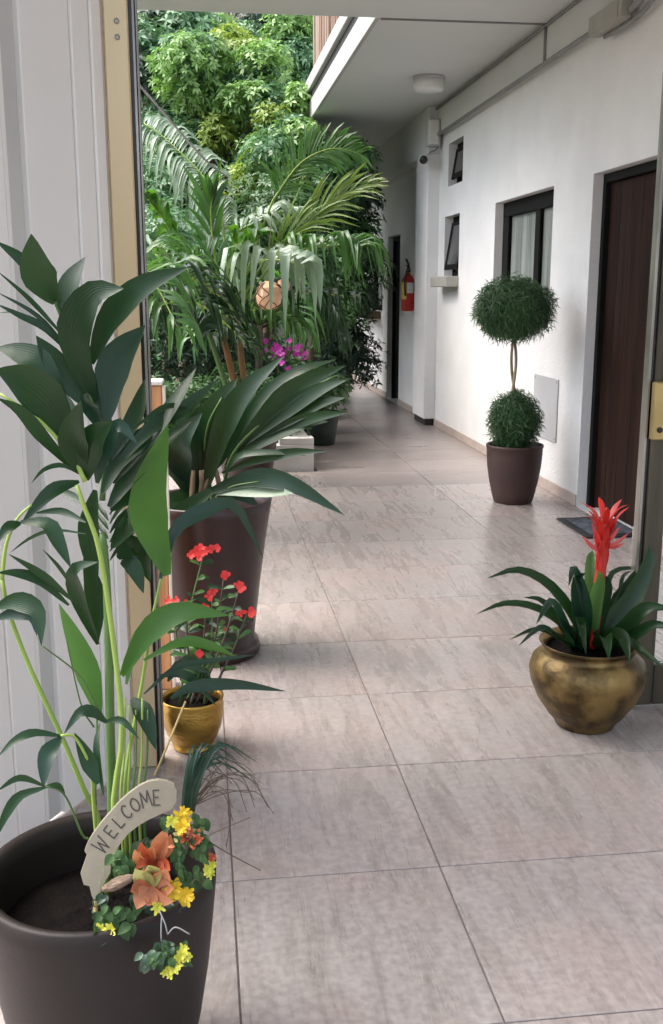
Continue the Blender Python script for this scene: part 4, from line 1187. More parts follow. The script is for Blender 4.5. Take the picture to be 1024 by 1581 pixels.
# ------------------------------------------------------------------ artificial flower arrangement hooked on the rim
YA = 1.505
fa_ = thing('flower_arrangement', 'orange and yellow artificial flowers with grass on the front pot rim', 'flower arrangement', tuple(aty(240, 1400, YA)))
def A(p, dy=0.0): return aty(*Z8(p), YA + dy)
def petal(parent, pts, w_, m, dy0=0, dy1=0, tilt=.0, peak=.5, name='petal', fold=.25, base=.4):
    n_ = len(pts)
    P = [A(p, dy0 + (dy1 - dy0) * i / (n_ - 1)) for i, p in enumerate(pts)]
    return blade(MB(), P, w_ * .2734 * ppm(YA), tilt=tilt, face=-CF + np.array([0, 0, .2]), fold=fold, nseg=7, peak=peak, base=base).build(name, m, parent, True)
bloom = MB().lathe([(.0, 0), (.012, .004), (.014, .014), (.006, .022), (0, .024)], tuple(A((560, 640), .01)), 12).build('bloom', 'petalorange', fa_, True)
for pts, w_, m, t in [([(560, 690), (520, 640), (470, 590)], 120, 'petalgreen', .2), ([(560, 690), (570, 610), (545, 570)], 120, 'petalgreen', 0), ([(570, 690), (620, 640), (650, 590)], 110, 'petalorange', -.3),
                      ([(570, 700), (640, 690), (690, 700)], 110, 'petalorange', -.2), ([(560, 700), (600, 750), (690, 775)], 100, 'petalorange', -.4), ([(560, 700), (510, 740), (480, 820)], 110, 'petalorange', .3),
                      ([(550, 700), (490, 690), (445, 720)], 100, 'petalorange', .4), ([(560, 690), (560, 760), (540, 800)], 90, 'petalorange', 0)]:
    petal(bloom, pts, w_, m, 0, -.03, t)
bloom2 = MB().lathe([(.0, 0), (.008, .004), (.010, .012), (0, .02)], tuple(A((560, 540), .015)), 12).build('bloom', 'petalorange', fa_, True)
for pts, w_, m, t in [([(600, 560), (610, 470), (650, 360)], 110, 'petalorange', 0), ([(590, 560), (640, 480), (672, 395)], 90, 'petalorange', -.4), ([(560, 560), (530, 510), (505, 440)], 90, 'petalrust', .3),
                      ([(540, 570), (500, 540), (470, 480)], 80, 'petalorange', .3), ([(570, 580), (540, 540), (470, 590)], 70, 'petalrust', .2), ([(600, 570), (640, 570), (670, 600)], 90, 'petalrust', -.2), ([(570, 560), (560, 510), (575, 460)], 70, 'petalorange', 0), ([(580, 560), (600, 590), (560, 620)], 100, 'petalrust', 0)]:
    petal(bloom2, pts, w_, m, .015, -.015, t)
def yflower(c, r, m, n=7, layers=2, name='flower'):
    return petals(fa_, c, r, m, n=n, face=(random.uniform(-.3, .3), -1, random.uniform(.2, .7)), name=name, wd=.6, layers=layers, cup=.35)
for (p, r, m) in [((735, 300), .016, 'petalyellow'), ((730, 360), .014, 'petalyellow'), ((745, 265), .009, 'petalyellow'), ((725, 720), .022, 'petalyellow'), ((700, 700), .016, 'petalyellow'), ((755, 740), .016, 'petalyellow'),
                  ((600, 805), .011, 'petallemon'), ((300, 920), .014, 'petallemon'), ((330, 935), .011, 'petallemon'), ((280, 935), .010, 'petallemon'), ((890, 590), .012, 'petallemon'), ((905, 570), .009, 'petallemon'), ((895, 615), .009, 'petallemon'),
                  ((675, 315), .011, 'petallemon'), ((905, 525), .008, 'petalrust'), ((800, 440), .010, 'petalrust'), ((830, 430), .008, 'petalrust'), ((760, 400), .012, 'petalrust')]:
    yflower(A(p, random.uniform(-.03, .0)), r, m)
def ivy(c, r, m='ivy'):
    f = np.array([random.uniform(-.6, .6), -1, random.uniform(0, 1.0)]); f /= np.linalg.norm(f)
    a = np.cross(f, (random.uniform(-1, 1), random.uniform(-.3, .3), 1)); a /= np.linalg.norm(a); b = np.cross(f, a)
    mb = blade(MB(), [c, c + b * r * .7 + f * r * .2, c + b * r * random.uniform(1.3, 1.9) - f * r * .25], r * random.uniform(.9, 1.35), tilt=random.uniform(-.4, .4), face=f, nseg=6, peak=.38, base=.3, fold=.3)
    return mb.build('leaf', m, fa_, True)
for _ in range(46): ivy(A((random.uniform(700, 880), random.uniform(380, 660)), random.uniform(-.02, .03)), random.uniform(.009, .015))
for _ in range(26): ivy(A((random.uniform(340, 450), random.uniform(480, 610)), random.uniform(.0, .03)), random.uniform(.009, .014))
for _ in range(36): ivy(A((random.uniform(260, 470), random.uniform(790, 980)), random.uniform(-.03, .02)), random.uniform(.009, .015))
for _ in range(10): ivy(A((random.uniform(640, 700), random.uniform(290, 350)), random.uniform(-.02, .02)), random.uniform(.008, .013))
for _ in range(12): ivy(A((random.uniform(790, 860), random.uniform(270, 380)), random.uniform(-.01, .03)), random.uniform(.008, .014))
for _ in range(14): ivy(A((random.uniform(450, 640), random.uniform(400, 500)), random.uniform(.02, .04)), random.uniform(.010, .016), 'tree_dark')
for _ in range(12): ivy(A((random.uniform(230, 330), random.uniform(700, 860)), random.uniform(.02, .05)), random.uniform(.009, .014), 'tree_dark')
for _ in range(14): ivy(A((random.uniform(460, 720), random.uniform(640, 800)), random.uniform(.02, .05)), random.uniform(.010, .016), 'tree_dark')
for _ in range(22):      # torn bits of dried petal and moss
    c = A((random.uniform(690, 860), random.uniform(370, 470)), random.uniform(-.03, .01)); d = np.array([random.uniform(-1, 1), random.uniform(-.8, .2), random.uniform(-.6, 1)]) * random.uniform(.006, .014)
    blade(MB(), [c, c + d * .5 + np.array([0, -.002, .001]), c + d], random.uniform(.004, .009), tilt=random.uniform(-1, 1), nseg=4, peak=.5).build('dried_petal', random.choice(['petalrust', 'petalorange', 'petalgreen', 'twig']), fa_, True)
for _ in range(26):
    c = A((random.uniform(250, 880), random.uniform(420, 960)), random.uniform(-.02, .02)); d = np.array([random.uniform(-1, 1), random.uniform(-1, .1), random.uniform(-.4, 1)]) * random.uniform(.012, .03)
    if c[2] < .46: continue
    MB().tube(spline([c, c + d * .5 + np.array([0, 0, .004]), c + d], 6), .0008, .0004, n=5).build('tendril', random.choice(['twig', 'stemdark', 'ivy']), fa_, True)
# seed pod
pd = MB().lathe([(0, -.034), (.008, -.030), (.0155, -.012), (.017, .004), (.012, .024), (.004, .036), (0, .038)], (0, 0, 0), 18).build('seed_pod', 'pod', fa_, True)
along(pd, Vector(A((372, 672), -.012)), (.85, -.2, .45)); pd.scale = (.78, .55, .88)
# hanging bunch below the rim
hb = MB().tube(spline([A((610, 830), -.035), A((640, 900), -.045), A((655, 960), -.05)], 8), .0012, n=5).build('wire', 'wire', fa_, True)
MB().tube(spline([A((622, 850), -.035), A((618, 930), -.045), A((620, 1000), -.05)], 8), .0012, n=5).build('wire', 'wire', fa_, True)
MB().tube(spline([A((655, 960), -.05), A((700, 920), -.055), A((780, 960), -.06)], 10), .0012, n=5).build('wire', 'wire', fa_, True)
for _ in range(44): ivy(A((random.uniform(560, 760), random.uniform(990, 1130)), random.uniform(-.075, -.04)), random.uniform(.008, .014), random.choice(['ivy', 'tree_dark', 'ivy']))
for _ in range(8): ivy(A((random.uniform(500, 600), random.uniform(1060, 1140)), random.uniform(-.065, -.045)), random.uniform(.008, .012), 'tree_dark')
for p in [(660, 1160), (640, 1175), (690, 1150), (670, 1180), (740, 1070), (765, 1085), (725, 1085), (745, 1040), (715, 1130)]:
    yflower(A(p, -.075), random.uniform(.007, .011), 'petallemon', n=6)
# long grass
for k in range(40):
    x0 = random.uniform(735, 800)
    if k < 26:
        tx, ty = random.uniform(780, 1230), random.uniform(-170, 60)
        lean = (tx - x0)
        P = [A((x0, 270), .02), A((x0 + lean * .12, 90), .02), A((x0 + lean * .45, -60 + random.uniform(-70, 60)), .035), A((tx, ty + abs(lean) * .25), .05)]
        blade(MB(), P, random.uniform(.0025, .0065), tilt=random.uniform(-.8, .8), face=-CF, nseg=9, peak=.25, base=.7).build('grass_blade', 'palmblue', fa_, True)
    else:
        tx = random.uniform(900, 1260)
        ty = random.uniform(30, 330)
        top = random.uniform(-40, 150)
        P = [A((x0, 250), .02), A((x0 + (tx - x0) * .45, top + 20), .03), A((x0 + (tx - x0) * .8, top + 10 + random.uniform(0, 30)), .03), A((tx, ty), .03)]
        MB().tube(spline(P, 16), .0011, .0006, n=5).build('grass_stem', 'twig', fa_, True)
for P in ([(910, 450), (1010, 510), (1180, 600)], [(990, 150), (1010, 300), (985, 470)], [(860, 420), (930, 380), (1120, 300)]):
    MB().tube(spline([A(p, .02) for p in P], 10), .0013, .0008, n=5).build('grass_stem', 'twig', fa_, True)

# ================================================================== GARDEN
# low white planter blocks at the bend of the corridor
pk = thing('planter_block', 'low white masonry planter beside the tiled corridor', 'planter', (.4, 8.6, 0))
MB().box((-1.6, 8.30, -.04), (.905, 8.44, .215), .006).build('front_block', 'block', pk)
MB().box((.62, 8.302, .216), (.905, 8.44, .27), .004).build('corner_cap', 'block', pk)
MB().box((.765, 8.442, -.04), (.905, 11.6, .225), .006).build('side_block', 'block', pk)
MB().box((-1.6, 8.44, -.04), (.765, 11.6, .17)).build('soil_bed', 'soil', pk)

# wooden stand behind the jamb
wd_ = thing('wooden_stand', 'orange wood upright cabinet partly hidden behind the jamb and palm', 'cabinet', (-.2, 3.6, 0))
p0, p1 = aty(214, 590, 3.62), aty(250, 590, 3.62)
MB().box((-.50, 3.62, .001), (p1[0], 3.95 - .25, p0[2] - .012), .005).build('body', 'orangewood', wd_)
MB().box((-.52, 3.61, p0[2] - .011), (p1[0] + .004, 3.72, p0[2] + .004), .003).build('top', 'block', wd_)
MB().box((p1[0] + .0005, 3.615, .001), (p1[0] + .012, 3.63, p0[2] - .012), .002).build('metal_edge', 'white_edge', wd_)

# --- mid palm (feathery) standing in the open court
def palm(name, label, base, pot_prof, pot_m, fr, trunk, group=None):
    t = thing(name, label, 'potted palm' if pot_prof else 'palm', tuple(base), group)
    if pot_prof: pot(t, np.array(base), pot_prof, .02, pot_m, pot_prof[-1][1] - .06, n=32)
    for a, b, r0, r1, m in trunk:
        MB().tube(spline([a, (np.array(a) + np.array(b)) / 2 + np.array([random.uniform(-.03, .03), 0, 0]), b], 10), r0, r1, n=8).build('trunk', m, t, True)
    for rach, n_, L, w_, dr, m, kw in fr:
        f = MB().tube(spline(rach, 22), kw.get('r', .011), .003, n=6).build('frond', kw.get('rm', 'stem'), t, True)
        mb = frond_leaflets(MB(), rach, n_, L, w_, droop=dr, start=kw.get('start', .12), ang=kw.get('ang', 52), lift=kw.get('lift', .15), sides=kw.get('sides', (1, -1)), upv=kw.get('up', (0, 0, 1)))
        tag(mb.build('leaflets', m, f, True), kind='stuff')
    return t
def ZP(p): return (210 + p[0] * .3613, 170 + p[1] * .3613)
def PZ(pts, Y0, Y1): return [aty(*ZP(p), Y0 + (Y1 - Y0) * i / (len(pts) - 1)) for i, p in enumerate(pts)]
PB = np.array([.34, 7.95, 0])
crown = aty(345, 470, 7.95)
def fr(pts, Y1, n_, L, w_, dr, m, Y0=7.95, **kw):
    return (([crown + np.array([random.uniform(-.05, .05), 0, -.15])] if kw.pop('root', True) else []) + PZ(pts, Y0, Y1), n_, L, w_, dr, m, kw)
bigpalm = palm('potted_palm', 'large feathery palm with arching fronds in the middle of the court', PB,
     [(.17, 0), (.19, .01), (.22, .2), (.25, .42), (.26, .45)], 'potmaroon', [
         fr([(560, 450), (610, 350), (690, 240), (770, 185), (860, 163), (965, 190)], 7.9, 44, .30, .024, .10, 'palmmid', start=.3, ang=58, up=(.1, -.9, .35), lift=.02),
         fr([(560, 630), (700, 510), (850, 400), (1000, 330)], 7.6, 30, .44, .024, .10, 'palmyellow', start=.25, ang=24, up=(.2, -.8, .5), lift=.1),
         fr([(600, 640), (760, 590), (900, 575), (960, 590)], 7.5, 28, .52, .034, .65, 'palmmid', start=.2),
         fr([(480, 690), (540, 645), (620, 640), (720, 665)], 7.1, 9, .52, .070, 1.0, 'palmgrey', start=.1, ang=60),
         fr([(330, 560), (320, 430), (330, 360)], 7.9, 14, .40, .04, .05, 'palmmid', start=.2, ang=22),
         fr([(300, 640), (200, 600), (120, 470), (50, 380)], 7.8, 12, .36, .085, .35, 'palmlight', start=.35, ang=40),
         fr([(280, 680), (180, 640), (60, 600), (-10, 560)], 7.6, 20, .40, .04, .5, 'palmmid', start=.15),
         fr([(300, 700), (200, 720), (80, 720), (-10, 760)], 7.5, 20, .42, .045, .45, 'palm', start=.1),
         fr([(420, 560), (520, 480), (600, 438), (720, 440)], 8.2, 22, .34, .045, .6, 'palmgrey', start=.3),
         fr([(430, 600), (480, 560), (540, 530)], 7.7, 10, .34, .07, .3, 'palmlight', start=.2, ang=40),
         fr([(560, 760), (700, 780), (850, 790), (950, 800)], 7.6, 22, .34, .04, .5, 'palm', start=.2),
         fr([(250, 760), (150, 830), (60, 900)], 7.6, 20, .40, .04, .4, 'palm', start=.1),
         fr([(260, 720), (180, 760), (100, 830), (40, 940)], 7.7, 20, .38, .045, .5, 'palmmid', start=.1),
         fr([(420, 800), (380, 900), (330, 960)], 7.6, 14, .34, .05, .5, 'palm', start=.1),
         fr([(500, 850), (600, 870), (700, 930)], 7.7, 14, .34, .05, .5, 'palmmid', start=.1)],
     [(tuple(PB + np.array([0, 0, .40])), tuple(aty(340, 500, 7.95)), .03, .022, 'barkorange'), (tuple(PB + np.array([.06, 0, .40])), tuple(aty(368, 480, 7.95)), .028, .02, 'barkorange'), (tuple(PB + np.array([-.06, 0, .40])), tuple(aty(315, 490, 7.95)), .022, .018, 'stemdark')])

rpx = [(352, 420), (347, 380), (343, 340), (330, 300), (308, 265), (275, 232), (245, 205), (222, 190)]
rY = np.linspace(7.95, 8.5, len(rpx))
rp3 = [aty(x, y, Y) for (x, y), Y in zip(rpx, rY)]
ff = MB().tube(spline(rp3, 24), .010, .003, n=6).build('frond', 'stem', bigpalm, True)
mb = MB(); C2 = spline([(x, y, Y) for (x, y), Y in zip(rpx, rY)], 60)
for k in range(42):
    u = .22 + .78 * k / 41
    x, y, Y = C2[int(u * 59)]
    L = 62 * (1 - .5 * abs(2 * u - 1.1) ** 2) * random.uniform(.75, 1.2)
    # one leaflet hangs from the near side, one arches over the far side
    P = [aty(x, y, Y), aty(x - L * .28, y - L * .08 + 3, Y - .08), aty(x - L * .42, y + L * .35, Y - .14), aty(x - L * random.uniform(.38, .55), y + L * random.uniform(.75, .95), Y - .16)]
    blade(mb, P, .038, tilt=random.uniform(-.5, .5), face=-CF + np.array([-.2, 0, .6]), nseg=7, fold=.2, peak=.35)
    P = [aty(x, y, Y), aty(x + L * .16, y - L * .30, Y + .04), aty(x + L * .34, y - L * .34, Y + .06), aty(x + L * random.uniform(.45, .62), y - L * random.uniform(-.05, .25), Y + .04)]
    blade(mb, P, .034, tilt=random.uniform(-.5, .5), face=-CF + np.array([.2, 0, .8]), nseg=7, fold=.2, peak=.35)
tag(mb.build('leaflets', 'palmgrey', ff, True), kind='stuff')

# second feather palm, farther left and lower
PB2 = np.array([-.62, 6.3, 0]); cr2 = np.array([-.60, 6.3, 1.05])
frs = []
for k, (a, el, L) in enumerate([(200, 50, 1.1), (160, 40, 1.0), (20, 55, .9), (-20, 35, .95), (-60, 50, 1.0), (-110, 40, .9), (60, 60, 1.1), (110, 55, 1.0), (250, 35, .9), (0, 52, .9)]):
    d = np.array([math.cos(R(a)), math.sin(R(a)), 0]); h = math.tan(R(el)) * .5
    frs.append(([cr2, cr2 + d * L * .3 + np.array([0, 0, L * .38 * h + .15]), cr2 + d * L * .65 + np.array([0, 0, L * .55 * h + .15]), cr2 + d * L + np.array([0, 0, L * .4 * h - .05])], 22, .40, .036, .5, ['palmmid', 'palm', 'palmmid', 'palm'][k % 4], {}))
palm('potted_palm', 'narrow leaved palm standing just behind the beige jamb', PB2, [(.14, 0), (.16, .01), (.19, .2), (.21, .36)], 'terracotta', frs,
     [(tuple(PB2 + np.array([.02, 0, .3])), tuple(cr2), .02, .014, 'stemdark'), (tuple(PB2 + np.array([-.05, .03, .3])), tuple(cr2 + np.array([-.05, 0, -.05])), .018, .014, 'stemdark')])
# palm near the far corridor edge, darker
PB3 = np.array([.55, 9.6, .17]); cr3 = np.array([.55, 9.6, 1.15]); frs = []
for k, (a, el, L) in enumerate([(185, 45, 1.2), (150, 55, 1.1), (20, 45, .85), (-25, 30, .8), (-70, 45, 1.0), (-120, 40, 1.0), (70, 60, 1.1), (230, 30, 1.0), (-45, 65, .9)]):
    d = np.array([math.cos(R(a)), math.sin(R(a)), 0]); h = math.tan(R(el)) * .5
    frs.append(([cr3, cr3 + d * L * .3 + np.array([0, 0, L * .38 * h + .12]), cr3 + d * L * .65 + np.array([0, 0, L * .5 * h + .1]), cr3 + d * L + np.array([0, 0, L * .3 * h - .2])], 24, .42, .040, .7, ['palm', 'palmmid', 'palm'][k % 3], {'rm': 'stemdark'}))
palm('garden_palm', 'dark feathery palm growing in the white planter near the corridor edge', PB3, None, None, frs, [(tuple(PB3), tuple(cr3), .04, .03, 'bark')])
PB4 = np.array([.85, 13.2, -.05]); cr4 = np.array([.8, 13.2, 1.7]); frs = []
for k, (a, el, L) in enumerate([(180, 45, 1.3), (140, 55, 1.2), (10, 35, .8), (-60, 45, 1.2), (-120, 35, 1.3), (70, 60, 1.1), (220, 30, 1.2), (-90, 60, 1.1), (-30, 50, .9)]):
    d = np.array([math.cos(R(a)), math.sin(R(a)), 0]); h = math.tan(R(el)) * .5
    frs.append(([cr4, cr4 + d * L * .3 + np.array([0, 0, L * .38 * h + .12]), cr4 + d * L * .65 + np.array([0, 0, L * .5 * h + .1]), cr4 + d * L + np.array([0, 0, L * .3 * h - .3])], 22, .48, .045, .8, ['palm', 'palmmid'][k % 2], {'rm': 'stemdark'}))
palm('garden_palm', 'far palm under the gallery edge at the end of the corridor', PB4, None, None, frs, [(tuple(PB4), tuple(cr4), .06, .04, 'bark')])

# peach ornament hanging among the fronds
po = thing('hanging_ornament', 'peach coloured rounded ornament with dark ribs behind drooping palm leaflets', 'ornament', tuple(aty(417, 455, 7.5)))
pc = aty(415, 455, 7.5)
V0 = []
mb = MB(); mb.lathe([(0, -.105), (.05, -.10), (.085, -.065), (.098, -.01), (.085, .05), (.05, .085), (.02, .095)], tuple(pc), 9)
mb.build('shell', 'peach', po)
for k in range(5):
    a0 = R(200 + 32 * k)
    P = [(pc[0] + r * 1.03 * math.cos(a0 + (.5 + .3 * k) * math.sin(z * 22 + 2 * k)), pc[1] + r * 1.03 * math.sin(a0 + (.5 + .3 * k) * math.sin(z * 22 + 2 * k)), pc[2] + z) for r, z in [(.05, -.10), (.085, -.065), (.098, -.01), (.085, .05), (.05, .085)]]
    MB().tube(spline(P, 14), .004, n=5).build('rib', 'peachrib', po, True)
c2 = aty(438, 440, 7.6)
MB().lathe([(0, -.05), (.03, -.045), (.048, -.01), (.04, .03), (0, .05)], tuple(c2), 8).build('shell', 'peach', po)
MB().tube(spline([pc + np.array([0, 0, .09]), pc + np.array([.01, .02, .3]), aty(420, 330, 7.7)], 8), .003, n=5).build('cord', 'twig', po, True)

# --- leafy shrubs and trees: each its own trunk, limbs and crown
def leafy(name, label, base, clumps, leafset, cat='tree', trunk_top=None, tr=.09, sprigs=330, ln=.085, wd=.034, nper=6, m_tr='bark', seed=0, group=None, up=.35):
    rng = np.random.default_rng(seed)
    t = thing(name, label, cat, tuple(base), group)
    base = np.array(base, float)
    cs = np.array([c for c, r in clumps])
    top = np.array(trunk_top) if trunk_top is not None else cs.mean(0) - np.array([0, 0, .2])
    mid = (base + top) / 2 + np.array([rng.uniform(-.12, .12), rng.uniform(-.1, .1), 0])
    tk = MB().tube(spline([base, mid, top], 14), tr, tr * .5, n=9).build('trunk', m_tr, t, True)
    for c, r in clumps:
        s = spline([base, mid, top], 14)[rng.integers(8, 14)]
        m_ = (s + c) / 2 + np.array([rng.uniform(-.1, .1), rng.uniform(-.1, .1), rng.uniform(-.15, .05)])
        MB().tube(spline([s, m_, c], 8), tr * .35, tr * .08, n=6).build('limb', m_tr, tk, True)
    Vs = []; Fs = []; k = 0; mi = []
    sets = leafset if isinstance(leafset, list) else [leafset]
    for c, r in clumps:
        n_ = max(12, int(1.25 * sprigs * (r / .5) ** 2))
        p, nor = clump_points(np.array(c), r, n_, rng, up=up, flat=.8)
        V, F = fan_leaves(p, nor, nper, ln, wd, rng)
        Vs.append(V); Fs.append(F + k); k += len(V); mi += [int(rng.integers(len(sets)))] * len(F)
    o = np_mesh('crown', np.concatenate(Vs), np.concatenate(Fs), sets[0], t)
    for m_ in sets[1:]: o.data.materials.append(M[m_])
    o.data.polygons.foreach_set('material_index', mi)
    tag(o, kind='stuff')
    return t
def cl(pxs, Y, r, jit=.5, seed=0):
    rng = np.random.default_rng(seed)
    return [(aty(x, y, Y + rng.uniform(-jit, jit)), r * rng.uniform(.8, 1.2)) for x, y in pxs]
def scatter(x0, x1, y0, y1, n, Y, r, jit, seed, keep=lambda x, y: True):
    rng = np.random.default_rng(seed); pts = []
    while len(pts) < n:
        x, y = rng.uniform(x0, x1), rng.uniform(y0, y1)
        if keep(x, y) and all((x - a) ** 2 + (y - b) ** 2 > 15 ** 2 for a, b in pts) or rng.uniform() < .002: pts.append((x, y))
    return cl(pts, Y, r, jit, seed)
LT = ['tree_light', 'tree_light', 'tree_mid', 'tree_yellow']
leafy('garden_tree', 'light green bushy tree filling the middle of the garden view', (-.35, 13.2, -.05),
      scatter(262, 420, 62, 232, 30, 12.6, .27, .7, 2, lambda x, y: not (x > 345 and y > 190) and not (x > 380 and y < 95)), LT, trunk_top=aty(325, 235, 13.0), seed=21, tr=.07, up=.7)
leafy('garden_tree', 'bright green tree with yellowish tips below the gallery edge', (.75, 12.4, -.05),
      scatter(375, 470, 150, 285, 20, 11.8, .24, .5, 5, lambda x, y: y > 290 - (x - 360) * 1.6), ['tree_light', 'tree_yellow', 'tree_mid'], trunk_top=aty(425, 290, 12.0), seed=22, tr=.05, up=.7)
leafy('garden_tree', 'dark glossy leaved tree at the upper left beside the jamb', (-1.6, 14.2, -.05),
      scatter(218, 292, 25, 215, 18, 13.8, .34, .6, 6), ['tree_dark', 'tree_mid', 'tree_grey'], trunk_top=aty(235, 140, 14.0), seed=23, sprigs=300, ln=.11, wd=.05)
leafy('garden_tree', 'tall light tree behind, at the top right of the garden', (1.0, 15.8, -.05),
      scatter(432, 488, 25, 165, 16, 15.2, .34, .5, 8), LT, trunk_top=aty(460, 120, 15.4), seed=24, up=.6)
leafy('garden_tree', 'tall yellowish tree at the top of the garden against the pink wall', (-.6, 16.6, -.05),
      scatter(285, 395, 48, 110, 14, 16.2, .34, .4, 9), ['tree_mid', 'tree_yellow', 'tree_light'], trunk_top=aty(340, 95, 16.4), seed=25, up=.6)
leafy('garden_tree', 'shaded blue green tree under the gallery at the end of the garden', (1.2, 12.6, -.05),
      scatter(468, 552, 238, 390, 22, 11.9, .27, .6, 10), ['tree_mid', 'tree_mid', 'tree_dark'], trunk_top=aty(520, 330, 12.4), seed=26, up=.6)
leafy('garden_tree', 'dark foliage tree in the shadowed middle of the garden', (-.3, 14.8, -.05),
      scatter(225, 440, 225, 345, 22, 14.2, .40, .5, 12), ['tree_dark', 'tree_dark', 'tree_mid'], trunk_top=aty(330, 285, 14.4), seed=27)
leafy('garden_tree', 'dark shaded tree at the top centre of the garden', (.3, 17.0, -.05),
      scatter(385, 432, 20, 120, 8, 16.8, .4, .3, 13), 'tree_dark', trunk_top=aty(408, 100, 16.9), seed=37)
leafy('garden_shrub', 'green shrub low at the left behind the palms', (-1.1, 10.6, -.05),
      cl([(240, 300), (250, 350), (280, 380), (235, 400), (260, 430), (300, 420), (240, 460)], 10.2, .40, seed=13), 'tree_mid', cat='shrub', seed=28, tr=.05, sprigs=330, ln=.08, wd=.028)
leafy('garden_shrub', 'dense dark shrub in the middle behind the feathery palm', (.2, 11.0, -.05),
      cl([(340, 380), (380, 400), (420, 390), (460, 400), (350, 440), (400, 450), (450, 450), (490, 430), (500, 480), (470, 350), (420, 340)], 10.8, .42, seed=14), 'shrub', cat='shrub', seed=29, tr=.05, sprigs=330, ln=.08, wd=.028)
leafy('garden_shrub', 'dark shrub mass at the end beside the corridor floor', (1.0, 14.5, -.05),
      cl([(520, 440), (540, 470), (515, 500), (535, 520), (520, 550), (540, 560), (500, 530), (545, 430), (535, 400)], 13.6, .40, seed=15), 'tree_dark', cat='shrub', seed=30, tr=.05, sprigs=330, ln=.08, wd=.028)
leafy('planter_shrub', 'low leafy shrub spilling over the white planter', (.5, 8.75, .17),
      [(np.array([x, y, z]), r) for x, y, z, r in [(.75, 8.55, .42, .17), (.5, 8.6, .45, .2), (.2, 8.6, .48, .22), (-.1, 8.7, .5, .25), (.65, 8.9, .55, .22), (.3, 8.9, .62, .26), (.75, 9.3, .5, .2), (-.4, 8.7, .5, .25), (-.8, 8.7, .5, .25)]], 'shrub', cat='shrub', seed=31, tr=.02, sprigs=320, ln=.07, wd=.028, up=.6)
leafy('planter_shrub', 'taller dark shrub at the back of the white planter', (.2, 10.3, .17),
      [(np.array([x, y, z]), r) for x, y, z, r in [(.3, 10.2, .8, .35), (-.2, 10.3, .9, .4), (.6, 10.5, .75, .3), (-.7, 10.2, .8, .4), (.1, 10.7, 1.2, .4), (.75, 10.9, .6, .25)]], 'tree_dark', cat='shrub', seed=32, tr=.025, sprigs=240, ln=.08, wd=.03)

# magenta flowers in the planter
for px, py, lab in ((427, 541, 'magenta flowering plant behind the dark palm, the left clump'), (461, 543, 'small magenta flowering plant nearer the corridor, the right clump')):
    c = aty(px, py, 9.0)
    t = thing('flowering_plant', lab, 'flowering plant', (c[0], 9.0, .17), 'magenta flowers in the planter')
    MB().tube(spline([(c[0], 9.0, .16), (c[0] + .02, 9.0, (c[2] + .17) / 2), tuple(c)], 8), .008, .004, n=6).build('stem', 'stemdark', t, True)
    for k in range(22 if px < 440 else 12):
        petals(t, c + np.array([random.gauss(0, .06 if px < 440 else .035), random.gauss(0, .04), random.gauss(0, .05)]), .030, 'petalpurple', n=4, face=(random.uniform(-1, 1), -1, random.uniform(-.2, .8)), wd=1.0)
    for k in range(26):
        cc = c + np.array([random.gauss(0, .09), random.gauss(0, .06), random.gauss(-.08, .07)])
        d = np.array([random.uniform(-1, 1), random.uniform(-1, .3), random.uniform(0, .8)]) * .08
        blade(MB(), [cc, cc + d * .5, cc + d], .03, nseg=5).build('leaf', 'shrub', t, True)

# dark green pots along the corridor edge
def small_pot(x, y, r, h, label, seed):
    t = thing('potted_shrub', label, 'potted shrub', (x, y, 0), 'dark pots along the corridor edge')
    pot(t, np.array([x, y, 0]), [(r * .7, 0), (r * .74, .008), (r * .88, h * .5), (r, h * .95), (r * 1.04, h)], .015, 'potgreen', h - .04, n=28)
    rng = np.random.default_rng(seed)
    MB().tube([(x, y, h - .05), (x + .01, y, h + .15)], .012, .006, n=6).build('stem', 'bark', t, True)
    p, nor = clump_points(np.array([x, y, h + .18]), .24, 240, rng, up=.6)
    V, F = fan_leaves(p, nor, 5, .09, .035, rng)
    tag(np_mesh('foliage', V, F, 'shrub', t), kind='stuff')
small_pot(1.14, 9.75, .17, .32, 'dark green potted shrub just past the white planter corner', 51)
small_pot(1.12, 10.7, .16, .30, 'second dark green potted shrub along the corridor edge', 52)
small_pot(1.10, 11.9, .16, .30, 'farthest dark green potted shrub along the corridor edge', 53)

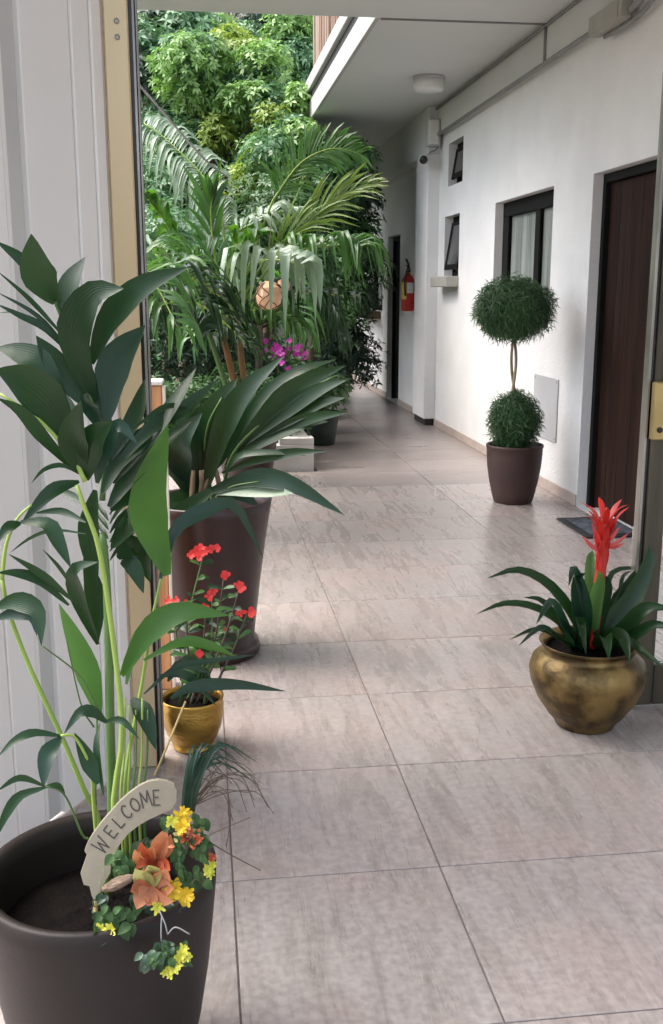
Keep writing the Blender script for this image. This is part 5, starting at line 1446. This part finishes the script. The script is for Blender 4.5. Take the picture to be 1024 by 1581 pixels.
# ground cover between the plants, slope and far house behind
rng = np.random.default_rng(77)
pts = np.stack([rng.uniform(-6, .72, 2600), rng.uniform(8.6, 17, 2600), np.zeros(2600)], 1)
pts[:, 2] = np.where(pts[:, 1] < 11.6, .2, -.02) + rng.uniform(0, .22, 2600)
V, F = fan_leaves(pts, rng.normal(scale=.5, size=(2600, 3)) + np.array([0, 0, 1]), 6, .12, .04, rng)
tag(np_mesh('ground_cover', V, F, 'shrub'), 'low leafy ground cover under the garden trees', 'ground cover', kind='stuff')
hb_ = MB(); nx, ny = 40, 24; vs = []
for j in range(ny + 1):
    for i in range(nx + 1):
        x = -14 + 26 * i / nx; yv = 16.8 + 10 * j / ny
        h = 8.2 * (1 - math.exp(-((yv - 16.8) / 3.0) ** 1.2)) + .25 * math.sin(x * 1.7 + j) + random.uniform(-.15, .15) - .1
        vs.append((x, yv + (0.9 if x > 1.2 else 0) + .4 * math.sin(x), h))
hb_.add(vs, [(j * (nx + 1) + i, j * (nx + 1) + i + 1, (j + 1) * (nx + 1) + i + 1, (j + 1) * (nx + 1) + i) for j in range(ny) for i in range(nx)])
tag(hb_.build('hillside', 'hill', None, True), kind='structure')
# the slope is overgrown
n = 5200
hx = rng.uniform(-5, 3.2, n); hy = 16.9 + rng.uniform(0, 5.2, n)
hz = -.1 + 8.2 * (1 - np.exp(-((hy - 16.8) / 3.0) ** 1.2)) + rng.uniform(0, .5, n)
V, F = fan_leaves(np.stack([hx, hy + .4 * np.sin(hx), hz], 1), rng.normal(scale=.6, size=(n, 3)) + np.array([0, -.8, .7]), 6, .17, .06, rng)
tag(np_mesh('slope_undergrowth', V, F, 'tree_mid'), 'dense leafy undergrowth covering the slope behind the trees', 'undergrowth', kind='stuff')
ph = thing('far_house', 'pale pink house wall showing through the treetops', 'house', (0, 21, 4.5))
c = aty(345, 15, 18.4)
MB().box((c[0] - 1.1, 18.4, c[2] - .6), (c[0] + 1.0, 20.4, c[2] + 2.0), .01).build('wall', 'pinkwall', ph)
MB().box((c[0] - .25, 18.37, c[2] + .45), (c[0] + .3, 18.4, c[2] + 1.3)).build('window', 'darkframe', ph)

# drop helper data on meshes: nothing else
for o in bpy.data.objects:
    if '_w' in o: del o['_w']
